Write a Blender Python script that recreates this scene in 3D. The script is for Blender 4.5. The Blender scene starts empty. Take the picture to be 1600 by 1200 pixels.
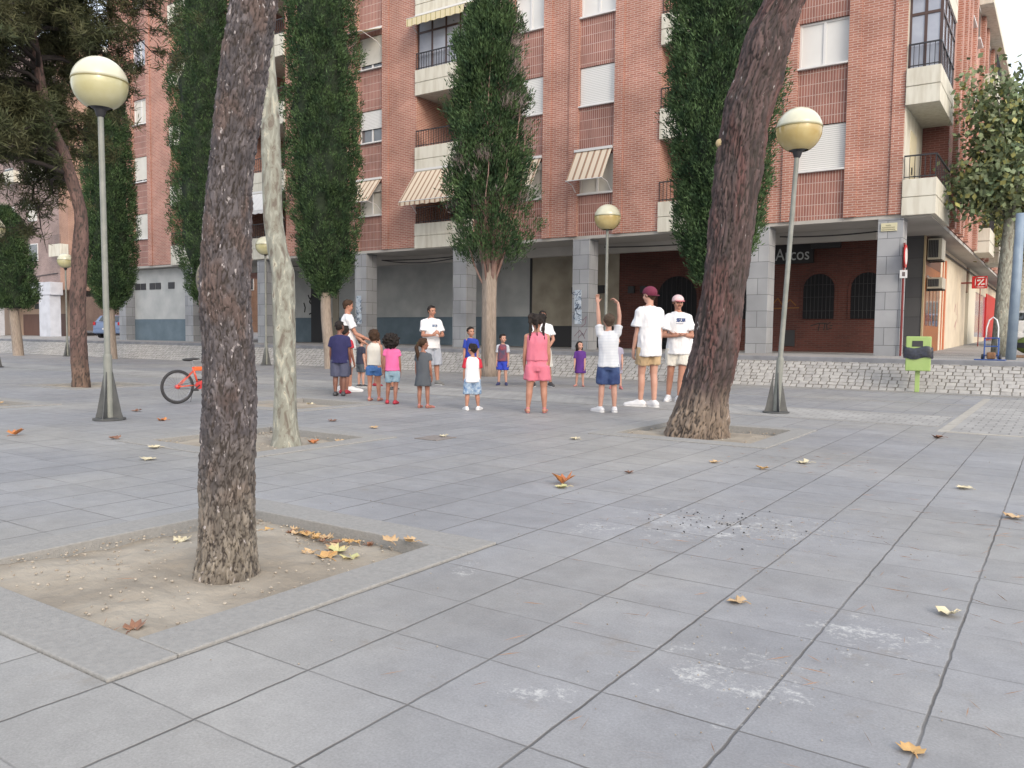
import bpy, bmesh, math, random
import numpy as np
from math import sin, cos, pi, radians, sqrt, atan2
from mathutils import Vector, Matrix, noise
from mathutils.bvhtree import BVHTree

SC = bpy.context.scene
COL = SC.collection

# ---------------------------------------------------------------- camera
F_PX, PITCH, YAW, ROLL, CAM_H = 1271.6, 0.05951, 0.59689, 0.01029, 1.1
cd = bpy.data.cameras.new('camera')
cam = bpy.data.objects.new('camera', cd)
COL.objects.link(cam)
SC.camera = cam
cd.sensor_width = 36.0
cd.lens = F_PX / 1600 * 36.0
cd.clip_start, cd.clip_end = 0.05, 600
_d = Vector((-sin(YAW)*cos(PITCH), cos(YAW)*cos(PITCH), -sin(PITCH)))
_r = Vector((cos(YAW), sin(YAW), 0))
_u = _r.cross(_d)
_r2 = cos(ROLL)*_r + sin(ROLL)*_u
_u2 = -sin(ROLL)*_r + cos(ROLL)*_u
_m = Matrix((_r2, _u2, -_d)).transposed().to_4x4()
_m.translation = (0, 0, CAM_H)
cam.matrix_world = _m

# ---------------------------------------------------------------- sky, sun, exposure
SUN_ELEV, SUN_AZ = radians(28), radians(122)     # azimuth measured from +Y towards +X
w = bpy.data.worlds.new('World'); SC.world = w; w.use_nodes = True
wn = w.node_tree
sky = wn.nodes.new('ShaderNodeTexSky'); sky.sky_type = 'NISHITA'
sky.sun_disc = False; sky.sun_elevation = SUN_ELEV; sky.sun_rotation = SUN_AZ
sky.air_density = 1.0; sky.dust_density = 5.0; sky.ozone_density = 1.0; sky.altitude = 0
_mx = wn.nodes.new('ShaderNodeMix'); _mx.data_type = 'RGBA'; _mx.inputs[0].default_value = .55      # thin white cloud veil over the blue
_mx.inputs[7].default_value = (7.6, 7.9, 8.4, 1)
wn.links.new(sky.outputs[0], _mx.inputs[6]); wn.links.new(_mx.outputs[2], wn.nodes['Background'].inputs[0])
wn.nodes['Background'].inputs[1].default_value = 0.15
sl = bpy.data.lights.new('sun', 'SUN'); sun = bpy.data.objects.new('sun', sl); COL.objects.link(sun)
sl.energy = 0.8; sl.angle = radians(22); sl.color = (1.0, 0.93, 0.84)
sdir = Vector((sin(SUN_AZ)*cos(SUN_ELEV), cos(SUN_AZ)*cos(SUN_ELEV), sin(SUN_ELEV)))
sun.rotation_euler = sdir.to_track_quat('Z', 'Y').to_euler()
SC.view_settings.view_transform = 'Standard'
SC.view_settings.look = 'None'
SC.view_settings.exposure = 0.78
SC.view_settings.gamma = 1.0
SC.render.engine = 'CYCLES'

rnd = random.Random(7)
nrs = np.random.RandomState(11)

# ---------------------------------------------------------------- helpers
def lin(c):
    c = c/255.0
    return c/12.92 if c <= 0.04045 else ((c+0.055)/1.055)**2.4
def A(r, g, b, k=1.4):
    return (min(lin(r)/k, .85), min(lin(g)/k, .85), min(lin(b)/k, .85), 1)

MATS = {}
def mat(name, col, col2=None, scale=4.0, detail=4, rough=0.8, bump=0.0, bscale=None, metal=0.0, spec=None,
        stretch=None, contrast=(0.35, 0.65), island=0.0, coat=0.0):
    """principled material with noise-mixed colours, optional bump and per-island variation"""
    if name in MATS: return MATS[name]
    m = bpy.data.materials.new(name); m.use_nodes = True
    t = m.node_tree; N = t.nodes; L = t.links
    b = N['Principled BSDF']
    b.inputs['Roughness'].default_value = rough
    b.inputs['Metallic'].default_value = metal
    if spec is not None: b.inputs['Specular IOR Level'].default_value = spec
    if coat: b.inputs['Coat Weight'].default_value = coat
    b.inputs['Base Color'].default_value = col
    tc = N.new('ShaderNodeTexCoord')
    src = tc.outputs['Object']
    if stretch:
        mp = N.new('ShaderNodeMapping'); mp.inputs['Scale'].default_value = stretch
        L.new(src, mp.inputs[0]); src = mp.outputs[0]
    out = None
    if col2 is not None:
        nz = N.new('ShaderNodeTexNoise'); nz.inputs['Scale'].default_value = scale; nz.inputs['Detail'].default_value = detail
        L.new(src, nz.inputs[0])
        mr = N.new('ShaderNodeMapRange'); mr.inputs[1].default_value = contrast[0]; mr.inputs[2].default_value = contrast[1]
        L.new(nz.outputs[0], mr.inputs[0])
        mx = N.new('ShaderNodeMix'); mx.data_type = 'RGBA'
        mx.inputs[6].default_value = col; mx.inputs[7].default_value = col2
        L.new(mr.outputs[0], mx.inputs[0]); out = mx.outputs[2]
    if island:
        g = N.new('ShaderNodeNewGeometry')
        mr2 = N.new('ShaderNodeMapRange'); mr2.inputs[3].default_value = 1-island; mr2.inputs[4].default_value = 1+island
        L.new(g.outputs['Random Per Island'], mr2.inputs[0])
        hs = N.new('ShaderNodeHueSaturation')
        if out: L.new(out, hs.inputs['Color'])
        else: hs.inputs['Color'].default_value = col
        L.new(mr2.outputs[0], hs.inputs['Value']); out = hs.outputs[0]
    if out: L.new(out, b.inputs['Base Color'])
    if bump:
        nb = N.new('ShaderNodeTexNoise'); nb.inputs['Scale'].default_value = bscale or scale*4; nb.inputs['Detail'].default_value = 5
        L.new(src, nb.inputs[0])
        bp = N.new('ShaderNodeBump'); bp.inputs['Strength'].default_value = 1.0; bp.inputs['Distance'].default_value = bump
        L.new(nb.outputs[0], bp.inputs['Height']); L.new(bp.outputs[0], b.inputs['Normal'])
    MATS[name] = m
    return m

def wall_uv(N, L, swap=False):
    """(u along the wall, height) whichever way a wall faces"""
    tc = N.new('ShaderNodeTexCoord'); g = N.new('ShaderNodeNewGeometry')
    s = N.new('ShaderNodeSeparateXYZ'); L.new(tc.outputs['Object'], s.inputs[0])
    n = N.new('ShaderNodeSeparateXYZ'); L.new(g.outputs['True Normal'], n.inputs[0])
    ab = N.new('ShaderNodeMath'); ab.operation = 'ABSOLUTE'; L.new(n.outputs[0], ab.inputs[0])
    gt = N.new('ShaderNodeMath'); gt.operation = 'GREATER_THAN'; gt.inputs[1].default_value = .5; L.new(ab.outputs[0], gt.inputs[0])
    mx = N.new('ShaderNodeMix'); mx.data_type = 'FLOAT'
    L.new(gt.outputs[0], mx.inputs[0]); L.new(s.outputs[0], mx.inputs[2]); L.new(s.outputs[1], mx.inputs[3])
    c = N.new('ShaderNodeCombineXYZ')
    L.new(mx.outputs[0], c.inputs[0]); L.new(s.outputs[2], c.inputs[1])
    return c.outputs[0], tc.outputs['Object']

def brickmat(name, c1, c2, mortar, bw=.24, bh=.065, ms=.010, offset=.5, stain=.25, rough=.85, bump=.004, bias=0):
    if name in MATS: return MATS[name]
    m = bpy.data.materials.new(name); m.use_nodes = True
    t = m.node_tree; N = t.nodes; L = t.links; b = N['Principled BSDF']
    b.inputs['Roughness'].default_value = rough
    uv, obj = wall_uv(N, L)
    br = N.new('ShaderNodeTexBrick')
    br.offset = offset; br.squash = 1
    br.inputs['Scale'].default_value = 1
    br.inputs['Brick Width'].default_value = bw; br.inputs['Row Height'].default_value = bh
    br.inputs['Mortar Size'].default_value = ms; br.inputs['Mortar Smooth'].default_value = .2
    br.inputs['Bias'].default_value = bias
    br.inputs['Color1'].default_value = c1; br.inputs['Color2'].default_value = c2; br.inputs['Mortar'].default_value = mortar
    L.new(uv, br.inputs['Vector'])
    nz = N.new('ShaderNodeTexNoise'); nz.inputs['Scale'].default_value = .9; nz.inputs['Detail'].default_value = 6
    L.new(obj, nz.inputs[0])
    mr = N.new('ShaderNodeMapRange'); mr.inputs[1].default_value = .3; mr.inputs[2].default_value = .7
    mr.inputs[3].default_value = 1-stain; mr.inputs[4].default_value = 1+stain*.6
    L.new(nz.outputs[0], mr.inputs[0])
    hs = N.new('ShaderNodeHueSaturation'); L.new(br.outputs[0], hs.inputs['Color']); L.new(mr.outputs[0], hs.inputs['Value'])
    L.new(hs.outputs[0], b.inputs['Base Color'])
    bp = N.new('ShaderNodeBump'); bp.inputs['Distance'].default_value = bump; bp.invert = True
    L.new(br.outputs['Fac'], bp.inputs['Height']); L.new(bp.outputs[0], b.inputs['Normal'])
    MATS[name] = m
    return m

def stripemat(name, cols, axis='X', period=.2, rough=.85):
    """cloth with coloured stripes: cols = [(start fraction, colour), ...]"""
    if name in MATS: return MATS[name]
    m = bpy.data.materials.new(name); m.use_nodes = True
    t = m.node_tree; N = t.nodes; L = t.links; b = N['Principled BSDF']; b.inputs['Roughness'].default_value = rough
    tc = N.new('ShaderNodeTexCoord'); s = N.new('ShaderNodeSeparateXYZ'); L.new(tc.outputs['Object'], s.inputs[0])
    d = N.new('ShaderNodeMath'); d.operation = 'DIVIDE'; d.inputs[1].default_value = period; L.new(s.outputs[axis], d.inputs[0])
    f = N.new('ShaderNodeMath'); f.operation = 'FRACT'; L.new(d.outputs[0], f.inputs[0])
    cr = N.new('ShaderNodeValToRGB'); cr.color_ramp.interpolation = 'CONSTANT'
    e = cr.color_ramp.elements
    e[0].position = 0; e[0].color = cols[0][1]; e[1].position = cols[1][0]; e[1].color = cols[1][1]
    for pos, c in cols[2:]:
        k = e.new(pos); k.color = c
    L.new(f.outputs[0], cr.inputs[0]); L.new(cr.outputs[0], b.inputs['Base Color'])
    MATS[name] = m
    return m

def tag(o, label=None, cat=None, group=None, kind=None):
    if label: o['label'] = label
    if cat: o['category'] = cat
    if group: o['group'] = group
    if kind: o['kind'] = kind
    return o
def empty(name, loc=(0, 0, 0), rz=0, label=None, cat=None, group=None):
    o = bpy.data.objects.new(name, None); COL.objects.link(o)
    o.location = loc; o.rotation_euler = (0, 0, rz); o.empty_display_size = .2
    return tag(o, label, cat, group)
def copy_tree(o, parent=None):
    c = o.copy(); COL.objects.link(c)
    if parent: c.parent = parent
    for ch in list(o.children): copy_tree(ch, c)
    return c

class MB:
    def __init__(s): s.v = []; s.f = []; s.mi = []; s.cur = 0
    def add(s, vs, fs):
        n = len(s.v); s.v += [tuple(p) for p in vs]; s.f += [tuple(i+n for i in f) for f in fs]; s.mi += [s.cur]*len(fs); return s
    def box(s, x0, y0, z0, x1, y1, z1):
        return s.add([(x0,y0,z0),(x1,y0,z0),(x1,y1,z0),(x0,y1,z0),(x0,y0,z1),(x1,y0,z1),(x1,y1,z1),(x0,y1,z1)],
                     [(0,3,2,1),(4,5,6,7),(0,1,5,4),(1,2,6,5),(2,3,7,6),(3,0,4,7)])
    def bbox(s, x0, y0, z0, x1, y1, z1, b=.01):
        """box with chamfered edges"""
        bm = bmesh.new(); bmesh.ops.create_cube(bm, size=1)
        for v in bm.verts: v.co = Vector(((x0+x1)/2+v.co.x*(x1-x0), (y0+y1)/2+v.co.y*(y1-y0), (z0+z1)/2+v.co.z*(z1-z0)))
        bmesh.ops.bevel(bm, geom=bm.edges[:], offset=b, segments=2, affect='EDGES', profile=.5)
        bm.verts.ensure_lookup_table(); bm.verts.index_update()
        s.add([v.co[:] for v in bm.verts], [[v.index for v in f.verts] for f in bm.faces]); bm.free(); return s
    def quad(s, a, b, c, d): return s.add([a, b, c, d], [(0,1,2,3)])
    def rings(s, rs, cap=True, closed=True):
        n = len(rs[0]); vs = [p for r in rs for p in r]; fs = []
        for i in range(len(rs)-1):
            for j in range(n if closed else n-1):
                k = (j+1) % n
                fs.append((i*n+j, i*n+k, (i+1)*n+k, (i+1)*n+j))
        if cap:
            fs.append(tuple(range(n))[::-1]); fs.append(tuple((len(rs)-1)*n+j for j in range(n)))
        return s.add(vs, fs)
    def tube(s, pts, rad, n=10, cap=True, squash=None):
        pts = [Vector(p) for p in pts]
        if not hasattr(rad, '__len__'): rad = [rad]*len(pts)
        rs = []; prev = None
        for i, p in enumerate(pts):
            t = (pts[min(i+1, len(pts)-1)]-pts[max(i-1, 0)]).normalized()
            if prev is None:
                a = Vector((0, 0, 1)) if abs(t.z) < .9 else Vector((1, 0, 0))
                u = t.cross(a).normalized()
            else:
                u = (prev - t*prev.dot(t)).normalized()
            prev = u; v = t.cross(u)
            rs.append([p + (u*cos(2*pi*j/n) + v*sin(2*pi*j/n))*rad[i] for j in range(n)])
        return s.rings(rs, cap)
    def lathe(s, c, prof, n=24, cap=True):
        return s.rings([[(c[0]+r*cos(2*pi*j/n), c[1]+r*sin(2*pi*j/n), c[2]+z) for j in range(n)] for r, z in prof], cap)
    def caps(s, p0, p1, r0, r1, n=12, k=4):
        """closed capsule with different end radii"""
        p0 = Vector(p0); p1 = Vector(p1); t = (p1-p0)
        if t.length < 1e-6: t = Vector((0, 0, 1e-4))
        t.normalize()
        a = Vector((0, 0, 1)) if abs(t.z) < .9 else Vector((1, 0, 0))
        u = t.cross(a).normalized(); v = t.cross(u); rs = []
        for i in range(k+1):
            ph = -pi/2 + (pi/2)*i/k
            rr = max(r0*cos(ph), r0*.05); rs.append([p0+t*r0*sin(ph)+(u*cos(2*pi*j/n)+v*sin(2*pi*j/n))*rr for j in range(n)])
        for i in range(k+1):
            ph = (pi/2)*i/k
            rr = max(r1*cos(ph), r1*.05); rs.append([p1+t*r1*sin(ph)+(u*cos(2*pi*j/n)+v*sin(2*pi*j/n))*rr for j in range(n)])
        return s.rings(rs)
    def ell(s, c, r, rot=None, n=16, k=10):
        c = Vector(c); rs = []
        for i in range(k+1):
            ph = -pi/2+pi*i/k; cc = max(cos(ph), .03); ring = []
            for j in range(n):
                p = Vector((r[0]*cc*cos(2*pi*j/n), r[1]*cc*sin(2*pi*j/n), r[2]*sin(ph)))
                if rot: p = rot @ p
                ring.append(c+p)
            rs.append(ring)
        return s.rings(rs)
    def poly(s, pts, ext):
        """extrude a polygon of 3-D points by vector ext"""
        e = Vector(ext); n = len(pts); vs = [Vector(p) for p in pts]; vs += [p+e for p in vs]
        return s.add(vs, [tuple(range(n))[::-1], tuple(range(n, 2*n))]+[(i, (i+1) % n, n+(i+1) % n, n+i) for i in range(n)])
    def build(s, name, m, parent=None, smooth=False, fixn=True, angle=None):
        me = bpy.data.meshes.new(name); me.from_pydata(s.v, [], s.f)
        for mm in (m if isinstance(m, (list, tuple)) else [m]): me.materials.append(mm)
        if any(s.mi): me.polygons.foreach_set('material_index', s.mi)
        if fixn and len(s.f) < 60000:
            bm = bmesh.new(); bm.from_mesh(me); bmesh.ops.recalc_face_normals(bm, faces=bm.faces[:]); bm.to_mesh(me); bm.free()
        if smooth: me.polygons.foreach_set('use_smooth', [True]*len(me.polygons))
        if angle: me.set_sharp_from_angle(angle=radians(angle))
        me.update()
        o = bpy.data.objects.new(name, me); COL.objects.link(o)
        if parent: o.parent = parent
        return o

def ribbons(mb, strokes, wd, place):
    """strokes of 2-D points drawn as thin ribbons; place(u,v) gives the 3-D point on the surface, proud of it"""
    for st in strokes:
        for (a, b) in zip(st[:-1], st[1:]):
            du, dv = b[0]-a[0], b[1]-a[1]; l = sqrt(du*du+dv*dv) or 1e-6
            nx, ny = -dv/l*wd/2, du/l*wd/2; ex, ey = du/l*wd*.3, dv/l*wd*.3
            q = [place(a[0]-nx-ex, a[1]-ny-ey), place(a[0]+nx-ex, a[1]+ny-ey), place(b[0]+nx+ex, b[1]+ny+ey), place(b[0]-nx+ex, b[1]-ny+ey)]
            if all(q): mb.add(q, [(0, 1, 2, 3)])

def leafmesh(name, base, dirs, length, width, m, parent=None, seed=3, fold=False):
    """many small pointed leaves as one mesh: numpy arrays of base points and directions"""
    rs = np.random.RandomState(seed); n = len(base)
    d = dirs/np.maximum(np.linalg.norm(dirs, axis=1, keepdims=True), 1e-6)
    r = rs.normal(size=(n, 3)); s_ = np.cross(d, r); s_ /= np.maximum(np.linalg.norm(s_, axis=1, keepdims=True), 1e-6)
    l = (length*rs.uniform(.6, 1.35, n))[:, None]; wd = (width*rs.uniform(.7, 1.3, n))[:, None]
    v = np.empty((n, 4, 3)); v[:, 0] = base; v[:, 1] = base+d*l*.45+s_*wd; v[:, 2] = base+d*l; v[:, 3] = base+d*l*.45-s_*wd
    me = bpy.data.meshes.new(name)
    me.vertices.add(4*n); me.vertices.foreach_set('co', v.reshape(-1))
    me.loops.add(4*n); me.loops.foreach_set('vertex_index', np.arange(4*n, dtype=np.int32))
    me.polygons.add(n); me.polygons.foreach_set('loop_start', np.arange(0, 4*n, 4, dtype=np.int32))
    me.polygons.foreach_set('loop_total', np.full(n, 4, dtype=np.int32))
    me.update(calc_edges=True); me.materials.append(m)
    o = bpy.data.objects.new(name, me); COL.objects.link(o)
    if parent: o.parent = parent
    return o

# ---------------------------------------------------------------- shared materials
M_BRICK = brickmat('orange_brick', A(200,141,121), A(181,119,101), A(220,192,180))
M_SOLDIER = brickmat('soldier_brick', A(176,122,109), A(158,106,95), A(212,188,178), bw=.075, bh=.30, ms=.010, offset=0)
M_PUB = brickmat('dark_red_brick', A(112,62,54), A(94,52,46), A(104,80,72))
M_LEFTBRICK = brickmat('mauve_brick', A(166,144,140), A(150,128,125), A(190,172,166))
M_STONE = brickmat('granite_cladding', A(182,184,188), A(164,167,172), A(104,106,112), bw=.62, bh=.47, ms=.007, offset=.5, stain=.22, bump=.003)
M_CREAM = mat('cream_render', A(236,233,220), A(212,206,190), scale=2.5, detail=7, rough=.85, stretch=(3, 3, .45), contrast=(.42, .72))
M_SOFFIT = mat('grey_soffit', A(206,202,196), A(190,186,180), scale=.8, rough=.9)
M_WHITE = mat('white_frame', A(240,240,240), rough=.45)
M_SHUT = stripemat('roller_slats', [(0, A(168,168,166)), (.16, A(246,246,244))], 'Z', .055, .5)
M_BLIND = mat('pale_blind', A(232,230,222), A(220,218,210), scale=2, rough=.7)
M_GLASS = mat('window_glass', (.05,.055,.06,1), (.12,.13,.14,1), scale=1.2, rough=.06, spec=1.0)
M_GLASS2 = mat('pale_window_glass', A(195,200,212), A(170,175,190), scale=1.5, rough=.1, spec=.8)
M_IRON = mat('dark_iron', (.025,.025,.03,1), rough=.5)
M_BROWN = mat('brown_aluminium', A(88,66,60), rough=.45)
M_CONC = mat('pale_concrete', A(190,186,178), A(172,168,160), scale=6, rough=.9, bump=.002, bscale=60)
# ================================================================ GROUND
def nm(N, op, a=None, b=None, L=None, clamp=False):
    n = N.new('ShaderNodeMath'); n.operation = op; n.use_clamp = clamp
    for i, x in enumerate((a, b)):
        if x is None: continue
        if hasattr(x, 'is_output') or isinstance(x, bpy.types.NodeSocket): L.new(x, n.inputs[i])
        else: n.inputs[i].default_value = x
    return n.outputs[0]

def paving_material():
    m = bpy.data.materials.new('paving_slabs'); m.use_nodes = True
    t = m.node_tree; N = t.nodes; L = t.links; b = N['Principled BSDF']
    tc = N.new('ShaderNodeTexCoord'); P = tc.outputs['Object']
    def noise_(scale, detail=4, rough=.5, src=P):
        n = N.new('ShaderNodeTexNoise'); n.inputs['Scale'].default_value = scale; n.inputs['Detail'].default_value = detail
        n.inputs['Roughness'].default_value = rough; L.new(src, n.inputs[0]); return n.outputs[0]
    def mr(x, a, b_, c, d):
        n = N.new('ShaderNodeMapRange'); L.new(x, n.inputs[0])
        for i, v in enumerate((a, b_, c, d)): n.inputs[i+1].default_value = v
        return n.outputs[0]
    s = N.new('ShaderNodeSeparateXYZ'); L.new(P, s.inputs[0])
    wob = nm(N, 'MULTIPLY', nm(N, 'SUBTRACT', noise_(9, 3), .5, L), .012, L)
    def joint(axis, off, pitch, half):
        u = nm(N, 'DIVIDE', nm(N, 'ADD', nm(N, 'ADD', s.outputs[axis], -off, L), wob, L), pitch, L)
        f = nm(N, 'FRACT', u, None, L)
        e = nm(N, 'MULTIPLY', nm(N, 'MINIMUM', f, nm(N, 'SUBTRACT', 1.0, f, L), L), pitch, L)
        fl = nm(N, 'FLOOR', u, None, L)
        return mr(e, half*.5, half*1.5, 1, 0), fl
    jx, cx = joint(0, -2.437, .4295, .0044)
    jy, cy = joint(1, 1.364, .4180, .0033)
    c = N.new('ShaderNodeCombineXYZ'); L.new(cx, c.inputs[0]); L.new(cy, c.inputs[1])
    wn_ = N.new('ShaderNodeTexWhiteNoise'); L.new(c.outputs[0], wn_.inputs[0])
    tone = mr(wn_.outputs[0], 0, 1, .93, 1.06)
    big = mr(noise_(.55, 6, .65), .3, .7, .85, 1.11)
    mid = mr(noise_(5, 8, .8), .3, .7, .86, 1.12)
    fine = mr(noise_(120, 3, .7), .3, .7, .85, 1.15)
    val = nm(N, 'MULTIPLY', nm(N, 'MULTIPLY', tone, big, L), nm(N, 'MULTIPLY', mid, fine, L), L)
    # joints fade here and there
    fade1 = mr(noise_(1.3, 4), .35, .6, .6, 1); fade2 = mr(noise_(1.7, 4), .36, .58, .18, .85)
    j = nm(N, 'MAXIMUM', nm(N, 'MULTIPLY', jx, fade1, L), nm(N, 'MULTIPLY', jy, fade2, L), L)
    base = N.new('ShaderNodeMix'); base.data_type = 'RGBA'
    base.inputs[6].default_value = (.236, .241, .255, 1); base.inputs[7].default_value = (.276, .273, .266, 1)
    L.new(mr(noise_(.35, 4), .42, .62, 0, 1), base.inputs[0])
    hs = N.new('ShaderNodeHueSaturation'); L.new(base.outputs[2], hs.inputs['Color']); L.new(val, hs.inputs['Value'])
    jm = N.new('ShaderNodeMix'); jm.data_type = 'RGBA'; L.new(j, jm.inputs[0]); L.new(hs.outputs[0], jm.inputs[6])
    jm.inputs[7].default_value = (.092, .088, .084, 1)
    col = jm.outputs[2]
    # white droppings: dense around a few places, rare elsewhere
    def blob(cx_, cy_, r):
        v = N.new('ShaderNodeVectorMath'); v.operation = 'DISTANCE'; L.new(P, v.inputs[0]); v.inputs[1].default_value = (cx_, cy_, 0)
        return mr(v.outputs[1], r*.25, r, 1, 0)
    dens = None
    for q in SPOTS:
        bb = blob(*q); dens = bb if dens is None else nm(N, 'MAXIMUM', dens, bb, L)
    spn = nm(N, 'ADD', nm(N, 'MULTIPLY', noise_(34, 6, .8), .55, L), nm(N, 'MULTIPLY', noise_(7, 5, .7), .45, L), L)
    thr = mr(dens, 0, 1, .67, .53)
    spot = mr(nm(N, 'SUBTRACT', spn, thr, L), -.02, .10, 0, .62)
    sm_ = N.new('ShaderNodeMix'); sm_.data_type = 'RGBA'; L.new(spot, sm_.inputs[0]); L.new(col, sm_.inputs[6]); sm_.inputs[7].default_value = (.66, .66, .64, 1)
    # brown grime
    gr = mr(nm(N, 'ADD', noise_(3.3, 7, .75), nm(N, 'MULTIPLY', dens, .05, L), L), .60, .74, 0, .5)
    gm = N.new('ShaderNodeMix'); gm.data_type = 'RGBA'; L.new(gr, gm.inputs[0]); L.new(sm_.outputs[2], gm.inputs[6]); gm.inputs[7].default_value = (.19, .165, .135, 1)
    L.new(gm.outputs[2], b.inputs['Base Color'])
    L.new(mr(noise_(7, 4), .3, .7, .50, .72), b.inputs['Roughness'])
    b.inputs['Specular IOR Level'].default_value = .4
    h = nm(N, 'SUBTRACT', nm(N, 'MULTIPLY', noise_(150, 3, .7), .25, L), j, L)
    bp = N.new('ShaderNodeBump'); bp.inputs['Distance'].default_value = .003; L.new(h, bp.inputs['Height']); L.new(bp.outputs[0], b.inputs['Normal'])
    return m

SPOTS = [(-.86, 2.55, .55), (-1.75, 4.55, .95), (-1.3, 4.7, .7), (-.55, 3.2, .5), (-.3, 2.1, .25), (-1.3, 2.1, .25), (-2.3, 3.0, .25), (-2.2, 4.1, .4)]
M_PAVE = paving_material()
YC = 18.72      # foot of the cobbled slope
YT = 19.60      # head of the cobbled slope
ZP = 0.67       # level of the pavement under the building

PITS = [  # inner rectangle of each tree pit: x0, x1, y0, y1, kerb width
    (-4.17, -2.69, 1.60, 3.22, .25), (-4.20, -2.66, 8.30, 9.86, .24), (-7.62, -6.10, 4.72, 6.22, .24),
    (-10.62, -9.10, 7.85, 9.36, .24), (-17.1, -15.55, 8.15, 9.7, .24), (-14.1, -12.62, 4.5, 6.02, .24)]
# plaza sheet, tiled into cells so the pits are real holes
xs = sorted({-170.0, 60.0} | {round(v, 4) for p in PITS for v in (p[0]-p[4], p[1]+p[4])})
ys = sorted({-40.0, YC} | {round(v, 4) for p in PITS for v in (p[2]-p[4], p[3]+p[4])})
mb = MB()
for i in range(len(xs)-1):
    for j in range(len(ys)-1):
        cx_, cy_ = (xs[i]+xs[i+1])/2, (ys[j]+ys[j+1])/2
        if any(p[0]-p[4] < cx_ < p[1]+p[4] and p[2]-p[4] < cy_ < p[3]+p[4] for p in PITS): continue
        mb.quad((xs[i], ys[j], 0), (xs[i+1], ys[j], 0), (xs[i+1], ys[j+1], 0), (xs[i], ys[j+1], 0))
tag(mb.build('plaza_paving', M_PAVE, fixn=False), 'grey square slab paving of the plaza', kind='structure')
# deep ground sheet to the horizon, below everything
mb = MB(); mb.quad((-500, -400, -.35), (500, -400, -.35), (500, 500, -.35), (-500, 500, -.35))
tag(mb.build('ground', mat('far_ground', A(150,148,145), rough=.95), fixn=False), kind='structure')

M_SOIL = mat('dry_soil', (.235,.205,.165,1), (.32,.285,.235,1), scale=2.2, detail=8, rough=.95, bump=.010, bscale=22, contrast=(.38,.62))
M_KERB = mat('kerb_concrete', (.225,.222,.215,1), (.275,.27,.26,1), scale=45, detail=8, rough=.9, bump=.004, bscale=130, contrast=(.3,.7))
for i, (x0, x1, y0, y1, kw) in enumerate(PITS):
    mb = MB(); z0, z1 = -.16, .012
    # four kerb stones with open chamfers, butted at the corners
    for bx in ((x0-kw+.004, y0-kw+.004, x1+kw-.004, y0), (x0-kw+.004, y1, x1+kw-.004, y1+kw-.004), (x0-kw+.004, y0+.003, x0, y1-.003), (x1, y0+.003, x1+kw-.004, y1-.003)):
        mb.bbox(bx[0], bx[1], z0, bx[2], bx[3], z1, .006)
    tag(mb.build('tree_pit_kerb', M_KERB), kind='structure')
    # soil: a fine grid with humps
    mb = MB(); n = 40 if i < 3 else 14; rows = []
    for a in range(n+1):
        row = []
        for b_ in range(n+1):
            x = x0+(x1-x0)*a/n; y = y0+(y1-y0)*b_/n
            e = min(x-x0, x1-x, y-y0, y1-y)
            z = -.075 + .030*noise.noise(Vector((x*2.1, y*2.1, i))) + .012*noise.noise(Vector((x*9, y*9, i))) + .02*min(1, e/.35)
            # soil almost level with the kerb at the near side, lower at the far one
            z += .045*(1-(y-y0)/(y1-y0)) + .012*(x1-x)/(x1-x0)
            row.append((x, y, min(z, .004)))
        rows.append(row)
    for a in range(n):
        for b_ in range(n): mb.quad(rows[a][b_], rows[a+1][b_], rows[a+1][b_+1], rows[a][b_+1])
    tag(mb.build('bare_soil', M_SOIL, smooth=True, fixn=False), kind='structure')

# pale kerb bands crossing the plaza and the small-sett patch on the right
def band(name, x0, y0, x1, y1, z, m): 
    mb = MB(); mb.box(x0, y0, -.05, x1, y1, z); return tag(mb.build(name, m), kind='structure')
band('kerb_strip', -60, 18.50, 30, YC+.02, .018, M_KERB)
band('kerb_strip', -1.24, 10.9, 30, 11.02, .005, M_CONC)
band('kerb_strip', -1.24, 11.024, -1.12, 17.6, .005, M_CONC)
M_ROUGH = brickmat('small_setts', (.30,.298,.29,1), (.345,.34,.33,1), (.20,.197,.19,1), bw=.2, bh=.14, ms=.012, stain=.15)
def ground_brick(name, c1, c2, mo, bw, bh, ms):
    m = brickmat(name, c1, c2, mo, bw, bh, ms, stain=.2)
    t = m.node_tree; br = [n for n in t.nodes if n.type == 'TEX_BRICK'][0]
    tc = [n for n in t.nodes if n.type == 'TEX_COORD'][0]
    t.links.new(tc.outputs['Object'], br.inputs['Vector']); return m
M_SETT2 = ground_brick('worn_small_slabs', (.285,.282,.275,1), (.335,.33,.32,1), (.215,.21,.205,1), .205, .205, .01)
mb = MB(); mb.quad((-1.12, 11.024, .004), (12, 11.024, .004), (12, 17.6, .004), (-1.12, 17.6, .004))
tag(mb.build('worn_paving_patch', M_SETT2, fixn=False), kind='structure')
mb = MB(); mb.quad((-60, 11.6, .004), (-1.3, 11.6, .004), (-1.3, 13.1, .004), (-60, 13.1, .004))
tag(mb.build('worn_paving_band', M_SETT2, fixn=False), kind='structure')
for yy in (11.48, 13.1, 15.6): band('kerb_strip', -70, yy, -1.30, yy+.115, .006, M_KERB)

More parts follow.
